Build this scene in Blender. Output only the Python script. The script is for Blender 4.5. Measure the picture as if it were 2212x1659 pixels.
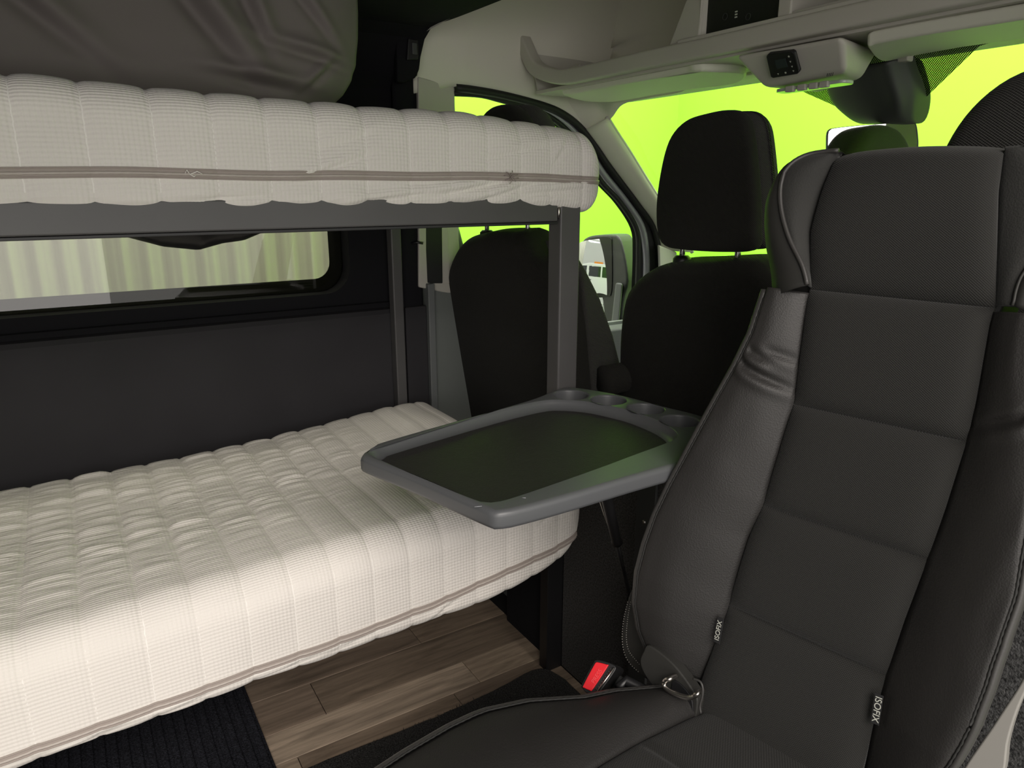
import bpy, bmesh, math, random
import numpy as np
from mathutils import Vector, Matrix, noise

# ------------------------------------------------------------------ clear
for o in list(bpy.data.objects):
    bpy.data.objects.remove(o, do_unlink=True)
SC = bpy.context.scene
COL = SC.collection
rnd = random.Random(7)

# ------------------------------------------------------------------ camera
# van frame: +Y towards the windscreen, +X towards the open sliding door, Z up, floor z = 0
F = 1540.0; CX = 1106.0; CY = 829.5
PITCH = math.radians(15.3); YAW = math.radians(57.9)
FWD = np.array([-math.sin(YAW)*math.cos(PITCH), math.cos(YAW)*math.cos(PITCH), -math.sin(PITCH)])
RGT = np.array([math.cos(YAW), math.sin(YAW), 0.0])
UPV = np.cross(RGT, FWD)
EYE = np.array([1.0, 0.0, 1.25])
cam_data = bpy.data.cameras.new('camera')
cam_data.sensor_fit = 'HORIZONTAL'; cam_data.sensor_width = 36.0
cam_data.lens = 36.0*F/2212.0
cam_data.clip_start = 0.02; cam_data.clip_end = 60
cam = bpy.data.objects.new('camera', cam_data); COL.objects.link(cam)
cam.matrix_world = Matrix(((RGT[0], UPV[0], -FWD[0], EYE[0]), (RGT[1], UPV[1], -FWD[1], EYE[1]),
                           (RGT[2], UPV[2], -FWD[2], EYE[2]), (0, 0, 0, 1)))
SC.camera = cam

# ------------------------------------------------------------------ world, lamps, exposure
world = bpy.data.worlds.new('hall_ambient'); SC.world = world; world.use_nodes = True
wb = world.node_tree.nodes['Background']
wb.inputs[0].default_value = (1.0, 0.965, 0.92, 1); wb.inputs[1].default_value = 1.08
def area(name, loc, target, sx, sy, power, col):
    d = bpy.data.lights.new(name, 'AREA'); d.shape = 'RECTANGLE'; d.size = sx; d.size_y = sy
    d.energy = power; d.color = col
    o = bpy.data.objects.new(name, d); COL.objects.link(o); o.location = loc
    o.rotation_euler = (Vector(target)-Vector(loc)).to_track_quat('-Z', 'Y').to_euler()
    return o
area('door_side_light_panel', (4.4, -1.72, 1.1), (0.0, -1.72, 1.1), 4.1, 2.3, 56, (1.0, 0.94, 0.90))  # added light panel for the bright door side; the gate is made up
area('hall_ceiling_lamp_row', (3.9, -0.5, 3.4), (-0.4, 0.2, 0.8), 3.4, 1.3, 165, (1.0, 0.92, 0.85))
area('hall_lamp_over_green_front', (-0.3, 2.9, 4.3), (-0.9, 5.0, 1.2), 6.0, 1.0, 185, (1.0, 0.97, 0.9))
area('hall_lamp_over_green_side', (-1.7, 3.0, 4.3), (-3.4, 3.0, 1.2), 1.0, 5.0, 140, (1.0, 0.97, 0.9))
area('hall_lamp_over_curtain', (-1.75, 0.0, 3.4), (-2.35, 0.0, 1.0), 0.5, 2.6, 65, (1.0, 0.95, 0.9))
SC.view_settings.view_transform = 'Standard'
SC.view_settings.look = 'None'
SC.view_settings.exposure = 0.0
SC.view_settings.gamma = 1.0
SC.view_settings.use_curve_mapping = False

# ------------------------------------------------------------------ pixel helpers: points taken from image pixels (sight line of the photograph met with a plane of the van)
def A(*v): return np.array(v, float)
def ray(px, py): return FWD + RGT*(px-CX)/F - UPV*(py-CY)/F
def atx(px, py, X): d = ray(px, py); return EYE + d*(X-EYE[0])/d[0]
def aty(px, py, Y): d = ray(px, py); return EYE + d*(Y-EYE[1])/d[1]
def atz(px, py, Z): d = ray(px, py); return EYE + d*(Z-EYE[2])/d[2]
def onplane(px, py, P, N): d = ray(px, py); return EYE + d*(((P-EYE)@N)/(d@N))

# ------------------------------------------------------------------ materials
def mat(name, col, rough=0.6, metal=0.0, spec=0.5, bump=None, var=None, sheen=0.0, coat=0.0):
    """bump = (kind, scale, strength[, distance]); var = (scale, amount)"""
    m = bpy.data.materials.new(name); m.use_nodes = True
    nt = m.node_tree; b = nt.nodes['Principled BSDF']
    b.inputs['Base Color'].default_value = (*col, 1); b.inputs['Roughness'].default_value = rough
    b.inputs['Metallic'].default_value = metal; b.inputs['Specular IOR Level'].default_value = spec
    b.inputs['Sheen Weight'].default_value = sheen
    if sheen: b.inputs['Sheen Roughness'].default_value = 0.5
    b.inputs['Coat Weight'].default_value = coat
    tc = nt.nodes.new('ShaderNodeTexCoord')
    if var:
        n = nt.nodes.new('ShaderNodeTexNoise'); n.inputs['Scale'].default_value = var[0]; n.inputs['Detail'].default_value = 5
        nt.links.new(tc.outputs['Object'], n.inputs['Vector'])
        r = nt.nodes.new('ShaderNodeValToRGB')
        r.color_ramp.elements[0].position = 0.3; r.color_ramp.elements[1].position = 0.7
        r.color_ramp.elements[0].color = (*[c*(1-var[1]) for c in col], 1)
        r.color_ramp.elements[1].color = (*[min(1, c*(1+var[1])) for c in col], 1)
        nt.links.new(n.outputs['Fac'], r.inputs['Fac']); nt.links.new(r.outputs['Color'], b.inputs['Base Color'])
    if bump:
        kind, sc, st = bump[:3]; dist = bump[3] if len(bump) > 3 else 0.001
        bn = nt.nodes.new('ShaderNodeBump'); bn.inputs['Strength'].default_value = st; bn.inputs['Distance'].default_value = dist
        if kind == 'noise':
            n = nt.nodes.new('ShaderNodeTexNoise'); n.inputs['Scale'].default_value = sc; n.inputs['Detail'].default_value = 6
            nt.links.new(tc.outputs['Object'], n.inputs['Vector']); nt.links.new(n.outputs['Fac'], bn.inputs['Height'])
        elif kind == 'voronoi':
            n = nt.nodes.new('ShaderNodeTexVoronoi'); n.inputs['Scale'].default_value = sc
            nt.links.new(tc.outputs['Object'], n.inputs['Vector']); nt.links.new(n.outputs['Distance'], bn.inputs['Height'])
        elif kind == 'crackle':
            mp = nt.nodes.new('ShaderNodeMapping'); mp.inputs['Scale'].default_value = (1, 1, 0.35)
            n0 = nt.nodes.new('ShaderNodeTexNoise'); n0.inputs['Scale'].default_value = sc; n0.inputs['Detail'].default_value = 3
            n0.inputs['Distortion'].default_value = 1.2
            nt.links.new(tc.outputs['Object'], mp.inputs['Vector']); nt.links.new(mp.outputs[0], n0.inputs['Vector'])
            mm = nt.nodes.new('ShaderNodeMath'); mm.operation = 'PINGPONG'; mm.inputs[1].default_value = 0.08
            nt.links.new(n0.outputs['Fac'], mm.inputs[0]); nt.links.new(mm.outputs[0], bn.inputs['Height'])
        elif kind in ('weave', 'twill'):
            # p along y, q over z-x : runs on across the edge of a cushion
            sp = nt.nodes.new('ShaderNodeSeparateXYZ'); nt.links.new(tc.outputs['Object'], sp.inputs[0])
            def math_(op, a, bb=None, c=None):
                q = nt.nodes.new('ShaderNodeMath'); q.operation = op
                for i, v in enumerate((a, bb, c)):
                    if v is None: continue
                    if isinstance(v, (int, float)): q.inputs[i].default_value = v
                    else: nt.links.new(v, q.inputs[i])
                return q.outputs[0]
            q = math_('SUBTRACT', sp.outputs['Z'], sp.outputs['X'])
            if kind == 'weave':
                a1 = math_('SINE', math_('MULTIPLY', math_('ADD', sp.outputs['Y'], q), sc*math.pi))
                a2 = math_('SINE', math_('MULTIPLY', math_('SUBTRACT', sp.outputs['Y'], q), sc*math.pi))
                h = math_('MULTIPLY', a1, a2)
            else:
                a1 = math_('SINE', math_('MULTIPLY', math_('ADD', math_('ADD', sp.outputs['Y'], math_('MULTIPLY', sp.outputs['Z'], 1.5)), sp.outputs['X']), sc*math.pi))
                a2 = math_('SINE', math_('MULTIPLY', math_('SUBTRACT', sp.outputs['Z'], sp.outputs['X']), sc*math.pi*1.4))
                h = math_('ADD', a1, math_('MULTIPLY', a2, 0.5))
            nt.links.new(h, bn.inputs['Height'])
        nt.links.new(bn.outputs[0], b.inputs['Normal'])
    return m

M = {}
M['mattress'] = mat('mattress_knit', (0.80, 0.765, 0.715), 0.85, spec=0.15, bump=('weave', 160, 0.38, 0.0012), var=(3.0, 0.035), sheen=0.1)
M['stitch'] = mat('quilting_thread', (0.90, 0.87, 0.82), 0.7)
M['ziptape'] = mat('taupe_zip_tape', (0.36, 0.31, 0.28), 0.7)
M['zipteeth'] = mat('taupe_zip_coil', (0.47, 0.42, 0.38), 0.45)
M['felt'] = mat('black_felt_lining', (0.0105, 0.0105, 0.0125), 0.95, spec=0.2, bump=('noise', 900, 0.2, 0.0005))
M['wallpanel'] = mat('charcoal_panel', (0.027, 0.026, 0.029), 0.75, spec=0.35, bump=('noise', 700, 0.15, 0.0004), var=(6, 0.10))
M['frame'] = mat('powder_coated_dark_grey', (0.088, 0.086, 0.086), 0.42, spec=0.45, bump=('noise', 500, 0.08, 0.0003), var=(8, 0.06))
M['frame_dark'] = mat('black_paint', (0.018, 0.018, 0.019), 0.5)
M['greyfabric'] = mat('grey_brown_tent_fabric', (0.20, 0.178, 0.168), 0.7, spec=0.3, bump=('noise', 1100, 0.12, 0.0004), var=(2.5, 0.05))
M['blacksack'] = mat('black_shiny_cloth', (0.008, 0.008, 0.009), 0.38, spec=0.5)
M['headliner'] = mat('light_grey_headliner', (0.78, 0.76, 0.67), 0.85, spec=0.2, bump=('noise', 900, 0.12, 0.0003))
M['trim'] = mat('light_grey_plastic', (0.52, 0.50, 0.45), 0.55, spec=0.4, bump=('noise', 800, 0.08, 0.0003))
M['visor'] = mat('visor_vinyl', (0.72, 0.72, 0.62), 0.6, spec=0.35)
M['greentrim'] = mat('grey_green_door_trim', (0.15, 0.165, 0.155), 0.6)
M['greytrim'] = mat('mid_grey_trim', (0.14, 0.15, 0.15), 0.55)
M['silver'] = mat('door_frame_paint', (0.40, 0.41, 0.44), 0.35, metal=0.2)
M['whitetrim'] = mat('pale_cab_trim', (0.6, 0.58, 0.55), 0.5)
M['rubber'] = mat('black_rubber', (0.012, 0.013, 0.012), 0.6)
M['display'] = mat('dark_display', (0.012, 0.014, 0.012), 0.35)
M['darkplastic'] = mat('dark_grey_plastic', (0.055, 0.058, 0.056), 0.5)
M['blackplastic'] = mat('black_plastic', (0.012, 0.012, 0.013), 0.4)
M['icon'] = mat('pale_icon_print', (0.55, 0.56, 0.5), 0.6)
M['faint'] = mat('faint_icon_print', (0.05, 0.055, 0.05), 0.6)
M['screen'] = mat('unlit_lcd', (0.035, 0.045, 0.045), 0.2)
M['cabfabric'] = mat('black_cab_seat_fabric', (0.023, 0.0225, 0.020), 0.95, spec=0.15, bump=('twill', 420, 0.5, 0.0006), sheen=0.04)
M['cabside'] = mat('cab_seat_side_fabric', (0.048, 0.047, 0.044), 0.9, spec=0.2, bump=('twill', 380, 0.6, 0.0008), sheen=0.05)
M['seatfabric'] = mat('charcoal_seat_fabric', (0.0195, 0.0192, 0.0176), 0.85, spec=0.3, bump=('twill', 480, 0.45, 0.0006), sheen=0.1)
M['seatmesh'] = mat('seat_wing_mesh_fabric', (0.03, 0.03, 0.028), 0.8, spec=0.3, bump=('voronoi', 480, 0.5, 0.0006), sheen=0.12)
M['leather'] = mat('charcoal_leatherette', (0.022, 0.0208, 0.0198), 0.5, spec=0.38, bump=('voronoi', 520, 0.35, 0.0006))
M['leather_soft'] = mat('charcoal_leatherette_headrest', (0.029, 0.0285, 0.026), 0.55, spec=0.4, bump=('noise', 800, 0.2, 0.0004))
M['piping'] = mat('leather_piping', (0.045, 0.043, 0.041), 0.45, bump=('noise', 500, 0.3, 0.0006))
M['thread'] = mat('pale_stitching', (0.5, 0.48, 0.44), 0.7)
M['darkthread'] = mat('dark_stitching', (0.015, 0.015, 0.014), 0.7)
M['tray'] = mat('charcoal_moulded_tray', (0.090, 0.094, 0.099), 0.38, spec=0.5, bump=('noise', 600, 0.07, 0.0003))
M['traymat'] = mat('dark_leather_grain_mat', (0.024, 0.0225, 0.022), 0.48, spec=0.22, bump=('crackle', 55, 0.8, 0.0022))
M['red'] = mat('red_button', (0.75, 0.015, 0.025), 0.4)
M['redlight'] = mat('red_embossed', (0.85, 0.08, 0.09), 0.4)
M['steel'] = mat('brushed_steel', (0.55, 0.52, 0.48), 0.3, metal=1.0)
M['chrome'] = mat('satin_rod', (0.6, 0.6, 0.58), 0.25, metal=1.0)
M['carpet'] = mat('black_box_carpet', (0.085, 0.082, 0.078), 0.95, spec=0.2, bump=('noise', 420, 0.9, 0.002), var=(260, 0.6))
M['greycarpet'] = mat('speckled_grey_carpet', (0.075, 0.075, 0.075), 0.95, spec=0.1, bump=('noise', 380, 1.0, 0.003), var=(240, 0.7))
M['matpile'] = mat('black_mat_pile', (0.045, 0.044, 0.042), 0.95, spec=0.2, bump=('noise', 330, 1.0, 0.004), var=(300, 0.8))
M['ribmat'] = mat('black_ribbed_mat', (0.022, 0.023, 0.030), 0.95, spec=0.2, bump=('noise', 300, 1.0, 0.004), var=(280, 0.8))
M['greige'] = mat('greige_plastic', (0.26, 0.25, 0.23), 0.45)
M['lens'] = mat('clear_lamp_lens', (0.5, 0.55, 0.48), 0.12, spec=0.6)
M['green'] = mat('lime_green_paint', (0.40, 0.86, 0.07), 0.7, spec=0.2)
M['hallfloor'] = mat('hall_concrete', (0.33, 0.33, 0.32), 0.5, var=(1.5, 0.1))
M['hallwall'] = mat('hall_panel_wall', (0.62, 0.63, 0.62), 0.7)
M['curtain'] = mat('white_pvc_curtain', (0.62, 0.60, 0.555), 0.55, spec=0.4)
M['vanpaint'] = mat('white_van_paint', (0.75, 0.76, 0.76), 0.25, coat=0.4)
M['vanglass'] = mat('dark_car_glass', (0.02, 0.025, 0.025), 0.08)
M['orange'] = mat('orange_banner', (0.9, 0.3, 0.02), 0.6)
M['mirror'] = mat('mirror_silver', (0.9, 0.92, 0.9), 0.02, metal=1.0)
M['bodypaint'] = mat('outer_body_paint', (0.35, 0.36, 0.37), 0.4)

def glass(name, tint, refl):
    m = bpy.data.materials.new(name); m.use_nodes = True; nt = m.node_tree; nt.nodes.clear()
    out = nt.nodes.new('ShaderNodeOutputMaterial'); mx = nt.nodes.new('ShaderNodeMixShader')
    tr = nt.nodes.new('ShaderNodeBsdfTransparent'); tr.inputs[0].default_value = (*tint, 1)
    gl = nt.nodes.new('ShaderNodeBsdfGlossy'); gl.inputs['Roughness'].default_value = 0.01
    gl.inputs['Color'].default_value = (1, 1, 1, 1)
    fr = nt.nodes.new('ShaderNodeFresnel'); fr.inputs[0].default_value = refl
    ge = nt.nodes.new('ShaderNodeNewGeometry'); inv = nt.nodes.new('ShaderNodeMath'); inv.operation = 'SUBTRACT'; inv.inputs[0].default_value = 1.0
    ml = nt.nodes.new('ShaderNodeMath'); ml.operation = 'MULTIPLY'
    nt.links.new(ge.outputs['Backfacing'], inv.inputs[1]); nt.links.new(fr.outputs[0], ml.inputs[0]); nt.links.new(inv.outputs[0], ml.inputs[1])
    nt.links.new(ml.outputs[0], mx.inputs[0]); nt.links.new(tr.outputs[0], mx.inputs[1]); nt.links.new(gl.outputs[0], mx.inputs[2])
    nt.links.new(mx.outputs[0], out.inputs[0]); return m
M['glass_clear'] = glass('clear_glass', (0.97, 0.99, 0.97), 1.2)
M['glass_tint'] = glass('grey_green_tinted_glass', (0.68, 0.69, 0.61), 1.68)

def lamp_mat():
    m = bpy.data.materials.new('strip_lamp'); m.use_nodes = True
    b = m.node_tree.nodes['Principled BSDF']; b.inputs['Emission Color'].default_value = (1, 1, 1, 1); b.inputs['Emission Strength'].default_value = 6
    return m
M['lamp'] = lamp_mat()

def dots_mat():
    m = bpy.data.materials.new('dotted_frit'); m.use_nodes = True; nt = m.node_tree; nt.nodes.clear()
    out = nt.nodes.new('ShaderNodeOutputMaterial'); mx = nt.nodes.new('ShaderNodeMixShader')
    tr = nt.nodes.new('ShaderNodeBsdfTransparent'); df = nt.nodes.new('ShaderNodeBsdfDiffuse'); df.inputs[0].default_value = (0.01, 0.015, 0.01, 1)
    tc = nt.nodes.new('ShaderNodeTexCoord'); sp = nt.nodes.new('ShaderNodeSeparateXYZ'); nt.links.new(tc.outputs['Object'], sp.inputs[0])
    def mm(op, a, b):
        q = nt.nodes.new('ShaderNodeMath'); q.operation = op
        for i, v in enumerate((a, b)):
            if isinstance(v, (int, float)): q.inputs[i].default_value = v
            elif v is not None: nt.links.new(v, q.inputs[i])
        return q.outputs[0]
    k = 2*math.pi/0.0042
    s1 = mm('SINE', mm('MULTIPLY', sp.outputs['X'], k), None); s2 = mm('SINE', mm('MULTIPLY', sp.outputs['Z'], k*1.35), None)
    nt.links.new(mm('GREATER_THAN', mm('MULTIPLY', s1, s2), -0.22), mx.inputs[0])
    nt.links.new(tr.outputs[0], mx.inputs[1]); nt.links.new(df.outputs[0], mx.inputs[2]); nt.links.new(mx.outputs[0], out.inputs[0])
    return m
M['dots'] = dots_mat()

def plank_mat(i, base):
    m = bpy.data.materials.new('oak_laminate'); m.use_nodes = True; nt = m.node_tree; b = nt.nodes['Principled BSDF']
    tc = nt.nodes.new('ShaderNodeTexCoord'); mp = nt.nodes.new('ShaderNodeMapping')
    mp.inputs['Scale'].default_value = (26, 2.2, 1); mp.inputs['Location'].default_value = (i*3.1, i*1.7, 0)
    n = nt.nodes.new('ShaderNodeTexNoise'); n.inputs['Scale'].default_value = 1.6; n.inputs['Detail'].default_value = 8; n.inputs['Roughness'].default_value = 0.65
    n.inputs['Distortion'].default_value = 0.6
    r = nt.nodes.new('ShaderNodeValToRGB'); r.color_ramp.elements[0].position = 0.32; r.color_ramp.elements[1].position = 0.68
    r.color_ramp.elements[0].color = (*[c*0.5 for c in base], 1); r.color_ramp.elements[1].color = (*[c*1.25 for c in base], 1)
    nt.links.new(tc.outputs['Object'], mp.inputs[0]); nt.links.new(mp.outputs[0], n.inputs['Vector']); nt.links.new(n.outputs['Fac'], r.inputs['Fac'])
    nt.links.new(r.outputs['Color'], b.inputs['Base Color']); b.inputs['Roughness'].default_value = 0.5
    return m

# ------------------------------------------------------------------ object helpers
def thing(name, label, cat, loc=(0, 0, 0), group=None):
    o = bpy.data.objects.new(name, None); COL.objects.link(o); o.location = loc; o.empty_display_size = 0.05
    o['label'] = label; o['category'] = cat
    if group: o['group'] = group
    return o
def origin(p):
    v = Vector((0, 0, 0))
    while p is not None: v = v + p.location; p = p.parent
    return v
def link(name, verts, faces, material, parent=None, smooth=False, label=None, kind=None, wn=False, at=None):
    me = bpy.data.meshes.new(name)
    off = origin(parent) if parent is not None else Vector(at if at is not None else (0, 0, 0))
    me.from_pydata([tuple(float(c) for c in (np.array(v)-np.array(off))) for v in verts], [], [tuple(f) for f in faces])
    me.validate(); me.update()
    bm = bmesh.new(); bm.from_mesh(me); bmesh.ops.recalc_face_normals(bm, faces=bm.faces); bm.to_mesh(me); bm.free()
    if smooth:
        for p in me.polygons: p.use_smooth = True
    me.materials.append(material)
    o = bpy.data.objects.new(name, me); COL.objects.link(o)
    if parent is not None: o.parent = parent
    elif at is not None: o.location = at
    if wn:
        mod = o.modifiers.new('wn', 'WEIGHTED_NORMAL'); mod.keep_sharp = True; mod.weight = 100
    if label: o['label'] = label
    if kind: o['kind'] = kind
    return o
def tag(o, label, cat, group=None):
    o['label'] = label; o['category'] = cat
    if group: o['group'] = group
    return o
def bmlink(name, bm, material, parent=None, smooth=True, **k):
    bm.verts.ensure_lookup_table(); bm.verts.index_update()
    v = [tuple(x.co) for x in bm.verts]; f = [[x.index for x in fc.verts] for fc in bm.faces]
    bm.free(); return link(name, v, f, material, parent, smooth, **k)
def bevelled(bm, w, seg=3):
    if w > 0:
        bmesh.ops.bevel(bm, geom=list(bm.edges), offset=w, segments=seg, affect='EDGES', profile=0.5, clamp_overlap=True)
    return bm
def hexa(name, p, material, parent=None, bev=0.003, seg=3, **k):
    """p: 8 points, bottom ring 0-3, top ring 4-7"""
    bm = bmesh.new(); vs = [bm.verts.new(tuple(q)) for q in p]
    for f in ((0, 1, 2, 3), (4, 5, 6, 7), (0, 1, 5, 4), (1, 2, 6, 5), (2, 3, 7, 6), (3, 0, 4, 7)): bm.faces.new([vs[i] for i in f])
    bmesh.ops.recalc_face_normals(bm, faces=bm.faces)
    bevelled(bm, bev, seg)
    return bmlink(name, bm, material, parent, smooth=bev > 0, wn=bev > 0, **k)
def box(name, x0, x1, y0, y1, z0, z1, material, parent=None, bev=0.003, **k):
    return hexa(name, [(x0, y0, z0), (x1, y0, z0), (x1, y1, z0), (x0, y1, z0), (x0, y0, z1), (x1, y0, z1), (x1, y1, z1), (x0, y1, z1)], material, parent, bev, **k)
def prism(name, pts, off, material, parent=None, bev=0.0, seg=3, **k):
    bm = bmesh.new(); off = np.array(off, float)
    a = [bm.verts.new(tuple(p)) for p in pts]; b = [bm.verts.new(tuple(np.array(p)+off)) for p in pts]
    bm.faces.new(a); bm.faces.new(b[::-1]); n = len(pts)
    for i in range(n): bm.faces.new((a[i], a[(i+1) % n], b[(i+1) % n], b[i]))
    bmesh.ops.recalc_face_normals(bm, faces=bm.faces)
    bevelled(bm, bev, seg)
    return bmlink(name, bm, material, parent, smooth=bev > 0, wn=bev > 0, **k)
def resample(pts, n, closed=False):
    """Catmull-Rom through pts, n samples at even arc length"""
    P = [np.array(p, float) for p in pts]; L = len(P); out = []
    segs = L if closed else L-1
    for i in range(segs):
        if closed: p0, p1, p2, p3 = P[(i-1) % L], P[i], P[(i+1) % L], P[(i+2) % L]
        else: p0, p1, p2, p3 = P[max(i-1, 0)], P[i], P[i+1], P[min(i+2, L-1)]
        for t in np.linspace(0, 1, 12, endpoint=False):
            out.append(0.5*((2*p1)+(-p0+p2)*t+(2*p0-5*p1+4*p2-p3)*t*t+(-p0+3*p1-3*p2+p3)*t**3))
    out.append(P[0] if closed else P[-1]); out = np.array(out)
    d = np.r_[0, np.cumsum(np.linalg.norm(np.diff(out, axis=0), axis=1))]
    s = np.linspace(0, d[-1], n+1 if closed else n)
    r = np.stack([np.interp(s, d, out[:, k]) for k in range(out.shape[1])], 1)
    return r[:-1] if closed else r
def tube(name, pts, r, material, parent=None, seg=10, n=None, closed=False, **k):
    P = resample(pts, n, closed) if n else np.array(pts, float); m = len(P); V = []; Fc = []
    up = np.array([0.13, 0.21, 1.0]); rr = r if hasattr(r, '__len__') else [r]*m
    for i in range(m):
        t = (P[(i+1) % m]-P[i-1]) if closed else (P[min(i+1, m-1)]-P[max(i-1, 0)])
        t = t/np.linalg.norm(t); a = np.cross(t, up); a /= np.linalg.norm(a); b = np.cross(t, a)
        for j in range(seg):
            th = 2*math.pi*j/seg; V.append(P[i]+rr[i]*(a*math.cos(th)+b*math.sin(th)))
    for i in range(m if closed else m-1):
        for j in range(seg):
            Fc.append((i*seg+j, i*seg+(j+1) % seg, ((i+1) % m)*seg+(j+1) % seg, ((i+1) % m)*seg+j))
    if not closed:
        Fc.append(list(range(seg))); Fc.append([(m-1)*seg+j for j in range(seg)])
    return link(name, V, Fc, material, parent, True, **k)
def sweep(name, path, prof, X, Zax, material, parent=None, bev=0, **k):
    """profile points (a,b) placed at each path point along per-point axes"""
    V = []; Fc = []; m = len(path); n = len(prof)
    for i in range(m):
        for (a, b) in prof: V.append(np.array(path[i])+a*np.array(X[i] if hasattr(X[0], '__len__') else X)+b*np.array(Zax[i] if hasattr(Zax[0], '__len__') else Zax))
    for i in range(m-1):
        for j in range(n): Fc.append((i*n+j, i*n+(j+1) % n, (i+1)*n+(j+1) % n, (i+1)*n+j))
    Fc.append(list(range(n))); Fc.append([(m-1)*n+j for j in range(n)])
    return link(name, V, Fc, material, parent, True, **k)
def grid(name, fn, us, vs, material, parent=None, thick=None, **k):
    """open surface fn(u,v); thick = vector or None -> solidify by adding offset copy"""
    V = [fn(u, v) for u in us for v in vs]; nu, nv = len(us), len(vs)
    Fc = [(i*nv+j, i*nv+j+1, (i+1)*nv+j+1, (i+1)*nv+j) for i in range(nu-1) for j in range(nv-1)]
    if thick is not None:
        t = np.array(thick, float); N = len(V); V = V+[np.array(p)+t for p in V]
        Fc += [tuple(N+i for i in reversed(f)) for f in Fc]
        rim = [i*nv for i in range(nu)]+[(nu-1)*nv+j for j in range(1, nv)]+[i*nv+nv-1 for i in range(nu-2, -1, -1)]+[j for j in range(nv-2, 0, -1)]
        for a in range(len(rim)):
            b = rim[(a+1) % len(rim)]; a_ = rim[a]; Fc.append((a_, b, N+b, N+a_))
    return link(name, V, Fc, material, parent, True, **k)
def pillow(name, outline, O, X, Z, N, d0, d1, r, material, parent=None, bulge=0.0, bulge1=0.0, depthf=None, **k):
    """closed outline (2-D in X,Z) given a rounded body between depth d0 and d1 along N"""
    O, X, Z, N = map(lambda q: np.array(q, float), (O, X, Z, N))
    P = np.array(outline, float); c = P.mean(0); n = len(P)
    R = np.linalg.norm(P-c, axis=1).mean(); rings = []
    for s in (0.0, 0.3, 0.6, 0.85): rings.append((s*(1-r/R), d0-bulge*(1-s*s)))
    for th in np.linspace(0, 90, 6): rings.append((1-r*(1-math.sin(math.radians(th)))/R, d0+r*(1-math.cos(math.radians(th)))))
    for th in np.linspace(90, 0, 6): rings.append((1-r*(1-math.sin(math.radians(th)))/R, d1-r*(1-math.cos(math.radians(th)))))
    for s in (0.85, 0.6, 0.3, 0.0): rings.append((s*(1-r/R), d1+bulge1*(1-s*s)))
    V = []; Fc = []; dm = (d0+d1)/2
    for ri, (s, d) in enumerate(rings):
        for p in P:
            q = c+(p-c)*s
            dd = d
            if depthf and d > dm: dd = d+depthf(q[0], q[1])
            V.append(O+X*q[0]+Z*q[1]+N*dd)
    for i in range(len(rings)-1):
        for j in range(n): Fc.append((i*n+j, i*n+(j+1) % n, (i+1)*n+(j+1) % n, (i+1)*n+j))
    o = link(name, V, Fc, material, parent, True, **k)
    return o
def rrect(x0, x1, z0, z1, r, seg=6):
    out = []
    for cx, cz, a0 in ((x1-r, z1-r, 0), (x0+r, z1-r, 90), (x0+r, z0+r, 180), (x1-r, z0+r, 270)):
        for k in range(seg+1):
            a = math.radians(a0+90*k/seg); out.append((cx+r*math.cos(a), cz+r*math.sin(a)))
    return out
def struct(o): o['kind'] = 'structure'; return o
def sroot(name, loc=(0, 0, 0)):
    o = bpy.data.objects.new(name, None); COL.objects.link(o); o.location = loc; o['kind'] = 'structure'; o.empty_display_size = 0.05; return o
def text_mesh(name, body, size, O, X, Yv, depth, material, parent, align='CENTER'):
    cu = bpy.data.curves.new(name, 'FONT'); cu.body = body; cu.size = size; cu.extrude = depth; cu.align_x = align; cu.align_y = 'CENTER'
    ob = bpy.data.objects.new(name, cu); COL.objects.link(ob)
    dg = bpy.context.evaluated_depsgraph_get(); me = bpy.data.meshes.new_from_object(ob.evaluated_get(dg))
    bpy.data.objects.remove(ob)
    X = np.array(X, float); X /= np.linalg.norm(X); Yv = np.array(Yv, float); Yv = Yv-X*(X@Yv); Yv /= np.linalg.norm(Yv); Zv = np.cross(X, Yv)
    V = [np.array(O)+X*v.co.x+Yv*v.co.y+Zv*v.co.z for v in me.vertices]; Fc = [list(p.vertices) for p in me.polygons]
    return link(name, V, Fc, material, parent)

# =================================================================== HALL OUTSIDE
struct(box('hall_floor', -9, 9, -12, 9, -0.65, -0.55, M['hallfloor'], bev=0))
o = sroot('green_wall', (0, 5.2, -0.55))
box('front_wall', -4.3, 5.5, 5.1, 5.25, -0.55, 4.4, M['green'], o, bev=0)
box('side_wall', -4.35, -4.2, 2.05, 5.25, -0.55, 4.4, M['green'], o, bev=0)
struct(box('hall_wall_rear', -8, 6, -11.6, -11.4, -0.55, 4.2, M['hallwall'], bev=0))
o = sroot('hall_ceiling', (0, -6, 4.2))
for yy in (-4.0, -6.5, -9.0):
    box('beam', -8, 4, yy-0.08, yy+0.08, 4.0, 4.2, M['hallwall'], o, bev=0)
# pleated curtain outside the side window
cv = thing('pleated_curtain', 'white pleated curtain hanging outside the side window', 'curtain', (-2.35, -0.4, -0.5))
def curt(y, z):
    return A(-2.35+0.010*math.sin(y*2*math.pi/0.105+1.6*math.sin(y*5.3))+0.005*math.sin(y*2*math.pi/0.043+z*0.6), y, z)
grid('curtain_cloth', curt, np.linspace(-1.3, 1.55, 240), np.linspace(-0.5, 3.0, 9), M['curtain'], cv, thick=(-0.01, 0, 0))
box('curtain_rail', -2.39, -2.31, -1.35, 1.6, 3.0, 3.05, M['silver'], cv)

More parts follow.
